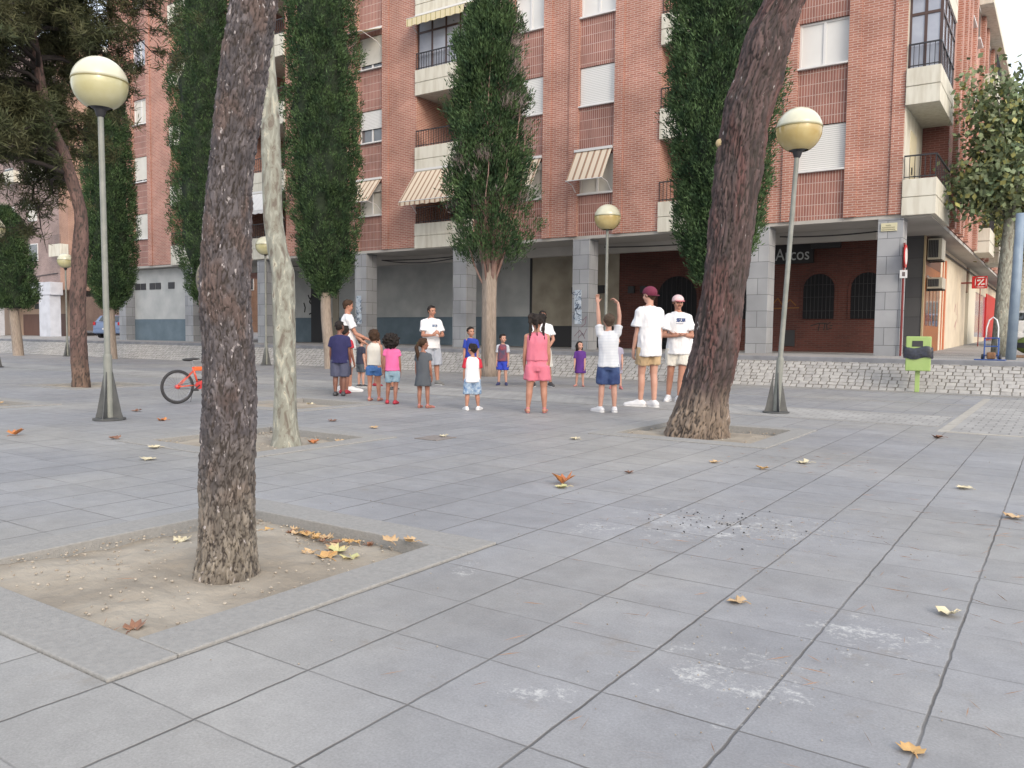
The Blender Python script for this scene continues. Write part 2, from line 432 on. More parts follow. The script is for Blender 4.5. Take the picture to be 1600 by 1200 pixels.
# cobbled slope: every sett is real
M_COB = mat('granite_setts', A(184,182,178,1.35), A(166,164,162,1.35), scale=9, rough=.85, island=.10, bump=.003, bscale=70)
M_COBJ = mat('sett_joint', A(118,114,108), rough=.95)
def slope_z(y): return (y-YC)/(YT-YC)*(ZP-.10)
mb = MB(); rw = .105; y = YC+.015; r_ = random.Random(5)
while y < YT-.01:
    h_ = rw*r_.uniform(.92, 1.08); x = -64+r_.uniform(0, .2)
    while x < 9:
        wd = r_.uniform(.13, .23); g = .0075
        zz = [slope_z(y+g), slope_z(min(y+h_, YT)-g)]; t = r_.uniform(.004, .010)
        j = [r_.uniform(-.008, .008) for _ in range(8)]
        a, b_, c, d = (x+g+j[0], y+g+j[1]), (x+wd-g+j[2], y+g+j[3]), (x+wd-g+j[4], min(y+h_, YT)-g+j[5]), (x+g+j[6], min(y+h_, YT)-g+j[7])
        lo = [(p[0], p[1], slope_z(p[1])-.006) for p in (a, b_, c, d)]
        mx_, my_ = x+wd/2, y+h_/2
        hi = [(p[0]+(mx_-p[0])*.10, p[1]+(my_-p[1])*.12, slope_z(p[1])+t) for p in (a, b_, c, d)]
        mb.add(lo+hi, [(4,5,6,7), (0,1,5,4), (1,2,6,5), (2,3,7,6), (3,0,4,7)])
        x += wd
    y += h_
tag(mb.build('cobbled_slope', M_COB, fixn=False), 'sloping bank of pale granite setts before the arcade', kind='structure')
mb = MB(); mb.quad((-64, YC, 0), (9, YC, 0), (9, YT, slope_z(YT)), (-64, YT, slope_z(YT)))
tag(mb.build('cobble_bedding', M_COBJ, fixn=False), kind='structure')
M_PKERB = mat('dark_kerb', A(150,152,158), A(132,134,140), scale=3, rough=.9)
mb = MB(); mb.bbox(-64, YT, .2, 9, YT+.22, ZP+.002, .012)
tag(mb.build('pavement_kerb', M_PKERB), kind='structure')
M_PAV2 = ground_brick('pavement_tiles', A(178,174,170), A(168,165,162), A(130,128,125), .3, .3, .008)
def side_z(y): return ZP if y < 27.8 else ZP+.018*(y-27.8)
mb = MB()
for (ya, yb) in ((YT+.21, 27.8), (27.8, 110)):
    mb.quad((-170, ya, side_z(ya)-.003), (40, ya, side_z(ya)-.003), (40, yb, side_z(yb)-.003), (-170, yb, side_z(yb)-.003))
tag(mb.build('pavement', M_PAV2, fixn=False), kind='structure')
# ================================================================ APARTMENT BUILDING
YF, Z0, ST = 23.5, 4.38, 2.82
ZTOP = 18.6
ab = empty('apartment_building', (0, 0, 0), 0, 'long orange brick apartment block on square granite pillars with cream balconies', 'building')
XL, XR, XS = -41.2, -3.72, -3.0
WSTR = [(-39.1,-37.82), (-26.05,-24.75), (-23.41,-22.11), (-16.02,-14.80), (-13.45,-12.14), (-6.48,-5.15)]
BSTR = [(-35.9,-33.2), (-30.4,-27.7), (-20.42,-17.71), (-10.57,-7.87)]
ops = sorted([(a, b, 'w') for a, b in WSTR]+[(a, b, 'b') for a, b in BSTR])
# piers between the openings
mb = MB(); x = XL
for a, b, k in ops+[(XR, XR, 'e')]:
    if a > x: mb.box(x, YF, Z0, a, YF+.45, ZTOP)
    x = b
mb.box(XL, 26.45, Z0+.02, XS, 33, ZTOP)                        # body of the block behind the loggias
mb.box(XL, YF+.45, Z0, XL+.3, 26.44, ZTOP)
mb.box(XS-.5, 33.0, Z0+.02, XS, 85, 12.75)                     # long side wing
mb.box(-12, 33.01, Z0+.03, XS-.51, 85, 12.7)
for a, b, k in ops:                                             # closing wall of the window strips
    if k == 'w': mb.box(a, YF+.46, Z0+.01, b, YF+.6, ZTOP)
    if k == 'b':
        mb.box(a-.2, YF+.451, Z0+.01, a, 26.44, ZTOP-.01); mb.box(b, YF+.451, Z0+.01, b+.2, 26.44, ZTOP-.01)
mb.build('brick_wall', M_BRICK, ab)
# raised pilaster strips flanking the windows
for a, b in WSTR:
    for x0, x1 in ((a-.33, a-.002), (b+.002, b+.31)): MB().box(x0, YF-.06, Z0, x1, YF-.001, ZTOP).build('pilaster', M_BRICK, ab)
MB().box(XR-.30, YF-.05, Z0, XR-.003, YF-.001, ZTOP).build('pilaster', M_BRICK, ab)
# side pilasters of the long wing
for yy in (27.3, 28.6, 29.6, 31.2, 34.2, 35.6, 38.2, 39.8, 43, 44.6, 48, 50, 54, 56, 60, 63):
    MB().box(XS+.001, yy, Z0+.02, XS+.14, yy+.42, 18.5 if yy < 32.5 else 12.7).build('pilaster', M_BRICK, ab)
# soldier-course spandrels
for a, b in WSTR:
    for k in range(6):
        z = Z0+ST*k
        lo = z if k == 0 else z-.23
        MB().box(a+.001, YF+.05, lo+(.001 if k else 0), b-.001, YF+.45, min(z+1.355, ZTOP)).build('spandrel', M_SOLDIER, ab)

def window(x0, x1, z0, z1, y, shut=1.0, panes='glass', frame=M_WHITE, mull=1, gap=0, shutm=None, name='window', inset=.12):
    yy = y+inset; fw = .055
    mb = MB()
    mb.box(x0, yy, z0, x0+fw, yy+.06, z1); mb.box(x1-fw, yy, z0, x1, yy+.06, z1)
    mb.box(x0+fw, yy, z0, x1-fw, yy+.06, z0+fw); mb.box(x0+fw, yy, z1-fw, x1-fw, yy+.06, z1)
    for i in range(1, mull+1):
        xm = x0+(x1-x0)*i/(mull+1); mb.box(xm-.035, yy-.002, z0+fw, xm+.035, yy+.05, z1-fw)
    f = mb.build(name, frame, ab)
    g = MB(); g.box(x0+fw*.5, yy+.03, z0+fw*.5, x1-fw*.5, yy+.045, z1-fw*.5); g.build('pane', {'glass': M_GLASS, 'pale': M_GLASS2, 'blind': M_BLIND, 'white': MATS.get('white_panel') or mat('white_panel', A(246,246,244), A(236,236,234), scale=1, rough=.5)}[panes], f)
    if shut > 0:
        s = MB(); zb = z1-.02-(z1-z0-.04)*shut+gap
        s.box(x0+.012, yy-.035, zb, x1-.012, yy-.006, z1-.01); s.build('roller_shutter', shutm or M_SHUT, f)
    s = MB(); s.bbox(x0-.05, y-.05, z0-.05, x1+.05, yy+.05, z0-.003, .006); s.build('sill', M_WHITE, f)
    return f

M_AWN = stripemat('striped_awning_cloth', [(0, A(238,222,200)), (.40, A(150,128,110)), (.52, A(196,150,120)), (.62, A(150,128,110)), (.70, A(238,222,200))], 'X', .235)
M_AWN2 = stripemat('cream_awning_cloth', [(0, A(240,228,190)), (.5, A(225,210,150)), (.62, A(120,105,80)), (.68, A(240,228,190))], 'X', .22)
def awning(x0, x1, zt, dz, dy, m=M_AWN, valance=.16, y=YF, arms=True):
    mb = MB(); t = .012; n = 14
    for i in range(n):
        xa, xb = x0+(x1-x0)*i/n, x0+(x1-x0)*(i+1)/n
        mb.quad((xa, y-.04, zt), (xb, y-.04, zt), (xb, y-.04-dy, zt-dz), (xa, y-.04-dy, zt-dz))
        if valance:
            zz = zt-dz; sc = .03*(i % 2)
            mb.quad((xa, y-.045-dy, zz), (xb, y-.045-dy, zz), (xb, y-.05-dy, zz-valance+sc), (xa, y-.05-dy, zz-valance+.03-sc))
    a = mb.build('awning', m, ab, fixn=False)
    so = a.modifiers.new('s', 'SOLIDIFY'); so.thickness = .008
    b = MB(); b.box(x0-.03, y-.10, zt-.01, x1+.03, y-.001, zt+.07); b.build('awning_case', M_WHITE, a)
    b = MB(); b.tube([(x0, y-.05-dy, zt-dz+.0), (x1, y-.05-dy, zt-dz)], .016, 8)
    if arms:
        for xx in (x0+.02, x1-.02): b.tube([(xx, y-.06-dy, zt-dz), (xx, y-.30*1-.0*dy, zt-dz-.0+dz*.12-.18), (xx, y-.02, zt-dz*.95-.35)], .013, 6)
    b.build('awning_arm', M_WHITE, a)
    return a

S0 = Z0+1.36; WH = 1.22
def wz(k): return S0+ST*k, S0+ST*k+WH
# right strip
window(-6.48, -5.15, *wz(0), shut=1, y=YF); window(-6.48, -5.15, *wz(1), shut=0, panes='white', y=YF)
window(-6.48, -5.15, *wz(2), shut=.6, y=YF)
# middle strips
window(-13.45, -12.14, *wz(0), shut=0, panes='blind', y=YF); awning(-13.52, -12.2, wz(0)[1]+.13, 1.03, .62, valance=0)
window(-13.45, -12.14, *wz(1), shut=1, y=YF); window(-13.45, -12.14, *wz(2), shut=0, panes='white', y=YF)
window(-16.02, -14.80, *wz(0), shut=.2, panes='blind', y=YF); awning(-16.05, -14.85, wz(0)[1]+.11, 1.0, .6, valance=0)
window(-16.02, -14.80, *wz(1), shut=1, y=YF); window(-16.02, -14.80, *wz(2), shut=0, panes='white', y=YF)
window(-23.41, -22.11, *wz(0), shut=.25, panes='blind', y=YF); awning(-23.46, -22.14, wz(0)[1]+.13, .95, .75, valance=0)
window(-23.41, -22.11, *wz(1), shut=.58, y=YF)
window(-23.41, -22.11, *wz(2), shut=.86, y=YF, shutm=M_BLIND); awning(-23.46, -22.14, wz(2)[1]+.18, .42, 1.05, m=M_AWN2, valance=0)
window(-23.41, -22.11, *wz(3), shut=.6, y=YF)
for k in range(4): window(-26.05, -24.75, *wz(k), shut=.5, y=YF)
window(-39.1, -37.82, *wz(0), shut=1, y=YF, shutm=M_BLIND); window(-39.1, -37.82, *wz(1), shut=.93, y=YF, shutm=M_BLIND)
window(-39.1, -37.82, *wz(2), shut=0, panes='blind', y=YF); window(-39.1, -37.82, *wz(3), shut=0, panes='pale', y=YF)
window(-39.1, -37.82, *wz(4), shut=.4, y=YF)

def railing(x0, x1, y, z0, z1, parent, sides=0):
    mb = MB()
    mb.box(x0, y-.02, z1-.035, x1, y+.02, z1); mb.box(x0, y-.012, z0+.05, x1, y+.012, z0+.075)
    n = max(3, int((x1-x0)/.12))
    for i in range(n+1):
        xx = x0+.01+(x1-x0-.02)*i/n; mb.box(xx-.008, y-.008, z0, xx+.008, y+.008, z1-.036)
    if sides:
        ys_ = y+sides; mb.box(x1-.02, y+.021, z1-.035, x1+.02, ys_, z1)
        for i in range(9):
            yy = y+.03+(sides-.05)*i/8; mb.box(x1-.008, yy-.008, z0, x1+.008, yy+.008, z1-.036)
    return mb.build('railing', M_IRON, parent)

def balcony(x0, x1, k, kind='open', yf=YF-.08, depth=1.35, corner=False):
    z = Z0-.06+ST*k; h = .92
    mb = MB()
    x1b = x1
    mb.bbox(x0, yf, z, x1b, YF+.1 if not corner else yf+.14, z+h*.5-.012, .008); mb.bbox(x0, yf, z+h*.5+.012, x1b, YF+.1 if not corner else yf+.14, z+h, .008)
    mb.box(x0+.02, yf+.03, z+h*.5-.012, x1b-.02, yf+.12, z+h*.5+.012)
    if corner:
        mb.bbox(x1-.14, yf+.141, z, x1, yf+2.9, z+h*.5-.012, .008); mb.bbox(x1-.14, yf+.141, z+h*.5+.012, x1, yf+2.9, z+h, .008)
        mb.box(x1-.13, yf+.145, z+h*.5-.012, x1-.02, yf+2.88, z+h*.5+.012)
        mb.box(x0+.003, yf+.141, z+.02, x1-.141, yf+2.9, z+.24)
    else:
        mb.box(x0+.003, YF+.101, z+.02, x1-.003, YF+2.7, z+.24)
    b = mb.build('balcony', M_CREAM, ab)
    zr = z+h
    railing(x0+.02, x1-.03, yf+.05, zr, zr+.62, b, sides=2.7 if corner else 0)
    ztop = z+ST
    if kind == 'glazed':
        fm = M_BROWN; mb = MB(); y = yf+.16
        n = 2 if corner else 4
        xa, xb = x0+.03, x1-.05
        for i in range(n+1):
            xx = xa+(xb-xa)*i/n; mb.box(xx-.035, y, zr, xx+.035, y+.05, ztop)
        mb.box(xa, y-.003, ztop-.06, xb, y+.053, ztop-.002); mb.box(xa, y-.003, zr+1.35, xb, y+.053, zr+1.42)
        if corner:
            for i in range(5):
                yy = y+2.5*i/4; mb.box(xb-.035, yy+.056, zr, xb+.03, yy+.11, ztop)
            mb.box(xb-.03, y+.06, ztop-.06, xb+.033, y+2.6, ztop-.003); mb.box(xb-.03, y+.06, zr+1.35, xb+.033, y+2.6, zr+1.42)
        g = mb.build('glazed_enclosure', fm, b)
        # panes and curtains behind
        p = MB(); p.box(xa, y+.02, zr, xb-.04, y+.03, ztop)
        if corner: p.box(xb-.01, y+.06, zr, xb, y+2.6, ztop)
        p.build('enclosure_pane', M_GLASS2, b)
    if not corner:
        yb = 26.40
        # back wall of the loggia with a glazed door
        d = MB(); xm = x0+.25
        for (a_, b_) in ((xm, xm+.8), (xm+.82, xm+1.6)):
            d.box(a_, yb-.06, z+.26, a_+.06, yb, z+2.4); d.box(b_-.06, yb-.06, z+.26, b_, yb, z+2.4); d.box(a_+.06, yb-.06, z+2.34, b_-.06, yb, z+2.4)
        dd = d.build('balcony_door', M_WHITE, b)
        q = MB(); q.box(xm+.05, yb-.03, z+.27, xm+1.55, yb-.02, z+2.35); q.build('door_pane', M_BLIND if k % 2 else M_GLASS, dd)
    return b
for k in range(5):
    if k < 4: balcony(-10.57, -7.87, k, 'open')
    balcony(-20.42, -17.71, k, 'glazed' if k == 2 else 'open')
    balcony(-30.4, -27.7, k, 'open'); balcony(-35.9, -33.2, k, 'open')
for k in range(4): balcony(XR+.02, -2.9, k, 'glazed' if k in (1, 3) else 'open', yf=YF-.12, corner=True)
awning(-20.38, -17.75, Z0-.02+ST, 1.26, .95)
awning(-20.38, -17.75, Z0-.02+ST*3+.0, .25, .55, m=M_AWN2, valance=.30)
awning(-30.35, -27.75, Z0-.02+ST, .9, .75, m=stripemat('white_awning_cloth', [(0, A(240,240,240)), (.8, A(225,225,225)), (.9, A(240,240,240))], 'X', .3))
mb = MB(); mb.lathe((-28.15, 24.6, Z0+.9+ST*2), [(.02, -.02), (.28, .0), (.33, .3), (.22, .7), (.02, 1.0)], 16); mb.build('parasol_shaped_dish', mat('dish_yellow', A(250,200,80), rough=.7), ab)  # stands for a round dish on the facade, shaped as a parasol
# notch behind the corner balconies: cream jamb, brown door and brick back wall
mb = MB(); mb.box(XR, YF+.01, Z0, XR+.03, 26.44, ZTOP); mb.build('jamb', M_CREAM, ab)
M_DBRICK = brickmat('shaded_recess_brick', A(150,90,80), A(132,80,72), A(170,130,120))  # facade brick in darker colours, painting in the shade of the notch
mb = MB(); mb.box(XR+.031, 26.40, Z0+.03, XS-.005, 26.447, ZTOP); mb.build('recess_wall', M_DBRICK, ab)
for k in range(3):
    zf = Z0+.2+ST*k; mb = MB(); mb.box(XR+.031, 24.3, zf, XR+.06, 25.2, zf+2.1); d_ = mb.build('balcony_door', mat('cream_door', A(226,216,186), rough=.6), ab)
    h_ = MB(); h_.box(XR+.061, 24.42, zf+.95, XR+.09, 24.47, zf+1.15); h_.build('handle', M_IRON, d_)
# small side balconies and windows of the long wing
for (yy, k) in ((35.0, 0), (40.0, 0), (35.0, 1), (45.2, 1), (40.0, 2), (51, 0), (35.0, 2), (57, 1)):
    z = Z0-.03+ST*k; mb = MB(); mb.bbox(XS+.001, yy, z, XS+.5, yy+2.3, z+.42, .01); mb.bbox(XS+.001, yy, z+.44, XS+.5, yy+2.3, z+.9, .01)
    b = mb.build('balcony', M_CREAM, ab)
    r = MB()
    for i in range(12): r.box(XS+.46, yy+.02+i*.2, z+.9, XS+.48, yy+.04+i*.2, z+1.5)
    r.box(XS+.45, yy, z+1.5, XS+.49, yy+2.3, z+1.53); r.build('railing', M_IRON, b)
for (yy, k) in [(y_, k_) for y_ in (29.1+.95, 32.3, 37.7-.8, 42, 46.8, 53) for k_ in range(4)]:
    if yy > 33 and k > 2: continue
    z = S0+ST*k; mb = MB(); mb.box(XS+.002, yy, z, XS+.05, yy+1.0, z+1.2)
    f = mb.build('window', M_WHITE, ab); q = MB(); q.box(XS+.051, yy+.07, z+.07, XS+.056, yy+.93, z+1.13); q.build('pane', M_SHUT if (k+int(yy)) % 2 else M_GLASS, f)
    q = MB(); q.box(XS+.002, yy-.05, z-.06, XS+.16, yy+1.05, z-.003); q.build('sill', M_WHITE, f)
mb = MB(); mb.bbox(XS-.6, 33.05, 12.72, XS+.45, 85, 12.98, .02); mb.bbox(XL-.3, YF-.45, ZTOP, XS+.4, 33.04, ZTOP+.25, .02); mb.build('cornice', M_CREAM, ab)

# arcade: slab edge, soffit, pillars
mb = MB(); mb.box(XL, YF+.03, Z0-.10, XS-.02, 27.8, Z0-.002); mb.box(XS-.8, 27.81, Z0-.10, XS-.02, 85, Z0-.002)
mb.build('soffit', M_SOFFIT, ab)
mb = MB(); mb.box(XL+.3, 25.2, Z0-.42, XR-.9, 25.45, Z0-.101); mb.build('ceiling_beam', M_SOFFIT, ab)
for i, xc in enumerate((-3.96, -7.455, -13.29, -18.33, -23.31, -29.3, -34.62, -40.3)):
    mb = MB(); mb.bbox(xc-.31, YF+.005, ZP-.02, xc+.31, YF+.62, Z0-.12+.02, .008)
    c = mb.build('pillar', M_STONE, ab)
    if xc in (-13.29, -23.31):
        g = MB(); yy = YF
        g.box(xc-.22, yy-.003, 2.02 if xc > -20 else 1.95, xc+.04, yy+.003, 2.62); g.box(xc-.20, yy-.003, 1.5, xc+.06, yy+.003, 1.98 if xc > -20 else 1.92)
        pp = g.build('poster', mat('torn_paper', A(226,236,246), A(180,196,214), scale=9, rough=.9), c)
        s = MB(); rr = random.Random(i)
        for _ in range(26):
            u0, v0 = xc-.20+rr.random()*.22, 1.52+rr.random()*1.05
            st = [(u0, v0)]
            for __ in range(3): st.append((st[-1][0]+rr.uniform(-.06, .06), st[-1][1]+rr.uniform(-.07, .07)))
            ribbons(s, [st], .016, lambda u, v: (u, yy-.007, v))
        s.build('scribble', mat('blue_ink', A(70,90,120), rough=.8), c)
        if xc > -20:
            s = MB()
            for q_ in ([(-.2,1.1),(0,1.3),(.15,1.12),(.26,1.34)], [(.1,1.6),(.24,1.75),(.2,1.5),(.05,1.4)], [(-.05,1.05),(.1,1.2),(.2,1.02)]):
                ribbons(s, [[(xc+a_, b_) for a_, b_ in q_]], .02, lambda u, v: (u, yy-.004, v))
            s.build('graffiti', mat('purple_spray', A(140,110,125), rough=.8), c)
# street name plate on the corner pillar
mb = MB(); mb.bbox(-4.19, YF-.03, 3.95, -3.80, YF+.003, 4.16, .004); pl = mb.build('street_plate', mat('cream_enamel', A(226,220,184), rough=.35), ab)
mb = MB()
def place_letters(txt, x, y, z, size, m, parent, name='lettering', face='front', depth=.004, xs=1.0, bold=0.0):
    cu = bpy.data.curves.new(name, 'FONT'); cu.body = txt; cu.size = size; cu.extrude = depth; cu.align_x = 'CENTER'; cu.align_y = 'CENTER'; cu.offset = bold
    o = bpy.data.objects.new('tmp', cu); COL.objects.link(o); dg = bpy.context.evaluated_depsgraph_get()
    me = bpy.data.meshes.new_from_object(o.evaluated_get(dg)); bpy.data.objects.remove(o)
    R = Matrix.Rotation(radians(90), 4, 'X')
    if face == 'right': R = Matrix.Rotation(radians(90), 4, 'Z') @ R
    me.transform(Matrix.Translation((x, y, z)) @ R @ Matrix.Diagonal((xs, 1, 1, 1)))
    me.materials.clear(); me.materials.append(m)
    q = bpy.data.objects.new(name, me); COL.objects.link(q); q.parent = parent; return q
rr = random.Random(4)
for zz, n in ((4.10, 5), (4.045, 12), (3.99, 13)):
    for i in range(n):
        u = -4.0+(i-n/2)*.026; s_ = [(u, zz-.014), (u+rr.uniform(0, .014), zz+.014), (u+.014, zz-.012)]
        ribbons(mb, [s_], .005, lambda a_, b_: (a_, YF-.034, b_))
mb.build('plate_lettering', mat('dark_ink', A(90,80,60), rough=.8), pl)

# ground floor wall, at the back of the arcade (Y = 27.8)
YW = 27.8
M_GREYUP = mat('pale_grey_paint', A(214,216,214), A(190,193,193), scale=1.2, rough=.85)
M_GREYLO = mat('slate_blue_paint', A(124,142,154), A(108,126,138), scale=1.5, rough=.8)
M_TAN = mat('tan_render', A(196,188,170), A(168,160,144), scale=1.5, rough=.85)
def wallpart(name, x0, x1, z0, z1, m, y=YW, t=.4):
    mb = MB(); mb.box(x0, y, z0, x1, y+t, z1); return mb.build(name, m, ab)
wallpart('pub_wall', -14.05, -4.22, ZP-.1, Z0-.101, M_PUB)
wallpart('doorway_wall', -17.95, -14.055, ZP-.1, Z0-.101, M_TAN)
wallpart('painted_wall', -34.0, -18.06, 1.88, Z0-.101, M_GREYUP)
wallpart('painted_wall', -39.98, -34.94, 1.74, Z0-.121, M_GREYUP, y=24.0, t=.3)
wallpart('painted_dado', -39.98, -34.94, ZP-.1, 1.736, M_GREYLO, y=23.988, t=.3)
wallpart('painted_dado', -34.0, -18.06, ZP-.1, 1.876, M_GREYLO, y=YW-.012)
M_DARK = mat('dark_metal', (.03,.03,.033,1), rough=.6)
wallpart('dark_post', -18.055, -17.955, ZP-.1, Z0-.102, M_DARK, y=YW-.02)
d = wallpart('base_panel', -17.94, -14.06, ZP, 1.5, M_DARK, y=YW-.03, t=.029)
d = wallpart('entrance_door', -15.75, -14.95, ZP, 3.3, M_DARK, y=YW-.04, t=.04)
wallpart('meter_box', -14.98, -14.65, 2.75, 3.05, M_DARK, y=YW-.12, t=.11); wallpart('meter_box', -16.05, -15.8, 2.75, 3.0, M_DARK, y=YW-.12, t=.11)
wallpart('dark_entrance', -30.9, -29.75, ZP, 3.6, M_DARK, y=YW-.05, t=.05)
wallpart('dark_entrance', -29.4, -29.0, ZP, 3.7, M_TAN, y=YW-.045, t=.045)
for x0 in (-47, -45.2, -43.2, -41.0, -39.2): pass
# garage-like panels at the left end
for (a_, b_) in ((-39.9, -39.45), (-39.38, -38.95), (-38.6, -38.15), (-38.08, -37.65), (-37.0, -36.5)):
    wallpart('high_window', a_, b_, 3.24, 3.56, M_DARK, y=23.97, t=.028)
# pub: sign board, arched windows, wall lamps, vent
sb = wallpart('pub_sign', -9.55, -6.96, 3.58, 4.24, mat('black_board', (.018,.018,.02,1), rough=.6), y=YW-.12, t=.115)
place_letters('Los Arcos', -8.02, YW-.125, 3.86, .56, mat('pale_lettering', A(200,205,205), rough=.6), sb, xs=.82)
def arch(cx_, z0, z1, hw, y):
    pts = []; zc = z1-hw
    out = [(cx_-hw, z0), (cx_+hw, z0), (cx_+hw, zc)]+[(cx_+hw*cos(t*pi/10), zc+hw*sin(t*pi/10)) for t in range(1, 10)]+[(cx_-hw, zc)]
    return out
for cx_, hw in ((-6.77, .49), (-5.28, .49), (-11.7, .75), (-9.6, .5)):
    z0, z1 = (1.75, 3.22) if hw < .6 else (ZP, 3.3)
    mb = MB(); o_ = arch(cx_, z0-.0, z1+.09, hw+.09, YW); mb.poly([(a_, YW-.03, b_) for a_, b_ in o_], (0, .029, 0))
    f = mb.build('arched_window', M_PUB, ab)
    mb = MB(); mb.poly([(a_, YW-.042, b_) for a_, b_ in arch(cx_, z0, z1, hw, YW)], (0, .011, 0)); mb.build('pane', mat('dark_pub_glass', (.012,.012,.014,1), rough=.5, spec=.2), f)
    mb = MB()
    for i in range(-3, 4):
        xx = cx_+i*hw/4; zt = z1-hw+sqrt(max(0, hw*hw-(xx-cx_)**2)); mb.box(xx-.008, YW-.075, z0, xx+.008, YW-.06, zt-.01)
    for zz in (z0+.25, z0+.7, z0+1.1): mb.box(cx_-hw, YW-.078, zz, cx_+hw, YW-.062, zz+.015)
    mb.build('window_bars', M_DARK, f)
mb = MB(); mb.box(-7.84, YW-.03, .84, -7.50, YW, 1.38); v = mb.build('vent', M_DARK, ab)
mb = MB(); mb.box(-12.75, YW-.03, .84, -12.4, YW, 1.35); mb.build('vent', M_DARK, ab)
for xx in (-13.5, -13.0, -10.0):
    mb = MB(); mb.bbox(xx-.12, YW-.14, 2.72, xx+.12, YW, 2.98, .01); mb.build('wall_box', M_DARK, ab)
# spray paint under the arches
mb = MB()
for st in ([(-7.0,1.52),(-6.75,1.60),(-6.5,1.60)], [(-6.72,1.60),(-6.76,1.35)], [(-6.55,1.58),(-6.58,1.38)], [(-6.38,1.64),(-6.50,1.55),(-6.48,1.40),(-6.33,1.45)], [(-6.40,1.52),(-6.32,1.53)]):
    ribbons(mb, [st], .03, lambda u, v: (u, YW-.006, v))
mb.build('graffiti', mat('black_spray', (.02,.02,.02,1), rough=.8), ab)
mb = MB()
for st in ([(-8.9,2.1),(-8.2,2.1),(-7.4,2.12)], [(-8.6,2.1),(-8.5,2.4),(-8.3,2.2),(-8.1,2.45),(-7.9,2.15),(-7.7,2.4),(-7.5,2.2)]):
    ribbons(mb, [st], .035, lambda u, v: (u, YW-.006, v))
mb.build('graffiti', mat('ochre_spray', A(150,100,50), rough=.8), ab)
mb = MB()
for st in ([(.30,.75),(.05,.80),(-.1,.55),(.18,.35),(.22,.1),(-.12,0)], [(-.55,.5),(-.45,.3),(-.5,.1)], [(-.2,.85),(-.1,.7)]):
    ribbons(mb, [[(-30.95+2.2*0-(-3.2)*0+a_*.9, 2.05+b_*1.1) for a_, b_ in st]], .07, lambda u, v: (u+.0, YW-.02, v))
g_ = mb.build('graffiti', mat('black_spray', (.02,.02,.02,1)), ab)
# cables slung under the soffit
for (x0, x1, sag) in ((-23.0, -18.7, .18), (-23.0, -18.7, .05), (-12.9, -7.8, .06), (-7.1, -4.3, .05), (-28.9, -23.7, .08)):
    mb = MB(); mb.tube([(x0+(x1-x0)*i/12, YF+.9, Z0-.20-sag*4*(i/12)*(1-i/12)-.1) for i in range(13)], .022, 6); mb.build('cable', M_DARK, ab)
mb = MB(); mb.bbox(-7.0, YW-.3, Z0-.36, -6.1, YW-.1, Z0-.18, .01); mb.build('cable_box', M_DARK, ab)

# side street shops (wall at X = -3.67)
XW = -3.67
M_SLATE = brickmat('slate_panels', A(104,104,106), A(94,94,98), A(70,70,72), bw=.6, bh=.6, ms=.006, offset=0, stain=.1)
M_CREAMW = mat('cream_wall_paint', A(236,222,198), A(220,206,184), scale=1.5, rough=.9)
def side(name, y0, y1, z0, z1, m, x=XW, t=.4, parent=ab):
    mb = MB(); mb.box(x-t, y0, z0, x, y1, z1); return mb.build(name, m, parent)
wallpart('slate_wall', -4.215, -3.72, ZP-.1, Z0-.102, M_SLATE, y=YW-.005)
side('corner_trim', YW-.03, YW+.12, ZP-.1, Z0-.103, mat('cream_trim', A(196,176,140), rough=.7), t=.05)
M_WOOD = mat('varnished_wood', A(178,108,48), A(136,78,34), scale=3, rough=.5, stretch=(6, 6, 1))
dr = side('wooden_door', YW+.121, 31.5, ZP-.1, 3.4, M_WOOD, t=.3)
mb = MB()
for i in range(4): mb.box(XW+.001, 28.2+i*.8, 1.55, XW+.012, 28.75+i*.8, 3.1)
mb.build('door_pane', M_GLASS, dr)
side('shop_fascia', YW+.121, 31.5, 3.404, Z0-.102, mat('dark_wood', A(110,72,50), rough=.6), t=.3)
side('cream_shop_wall', 31.504, 40.0, ZP-.1, Z0-.102, M_CREAMW)
side('dark_doorway', 40.004, 41.4, ZP-.1, 3.2, M_DARK, x=XW-.15); side('doorway_header', 40.004, 41.4, 3.204, Z0-.102, mat('brown_panel', A(120,88,62), rough=.7), x=XW-.05)
side('pale_shop_wall', 41.404, 44.6, ZP-.1, Z0-.102, mat('pale_shop_paint', A(234,226,206), rough=.9))
sw = side('shop_window', 44.604, 50.4, ZP+.6, 3.4, M_GLASS2, x=XW-.03); side('shop_sill', 44.604, 50.4, ZP-.1, ZP+.596, M_CREAMW); side('shop_header', 44.604, 50.4, 3.404, Z0-.102, M_CREAMW)
M_RED = mat('signal_red', A(214,36,40), rough=.4)
side('red_shopfront', 50.404, 57, ZP-.1, 3.6, M_RED, x=XW+.05, t=.4); side('shop_header', 50.404, 85, 3.604, Z0-.102, M_CREAMW); side('cream_shop_wall', 57.004, 85, ZP-.1, 3.6, M_CREAMW)
mb = MB(); mb.box(XW+.002, 32.6, ZP, XW+.03, 32.95, 3.9); mb.box(XW+.002, 32.0, ZP, XW+.025, 32.15, 3.9); mb.build('orange_trim', mat('orange_paint', A(206,120,80), rough=.7), ab)
mb = MB()
for st in ([(36,2.2),(36.4,2.5),(36.8,2.1)], [(36.2,1.6),(36.9,1.9),(36.5,1.5)], [(37,2.6),(37.3,1.8)]): ribbons(mb, [st], .06, lambda u, v: (XW+.005, u, v))
mb.build('graffiti', mat('pink_spray', A(200,150,150), rough=.9), ab)
mb = MB(); mb.tube([(XW+.06, 31.6, Z0-.3), (XW+.06, 60, Z0-.32)], .03, 6); mb.build('cable', M_DARK, ab)
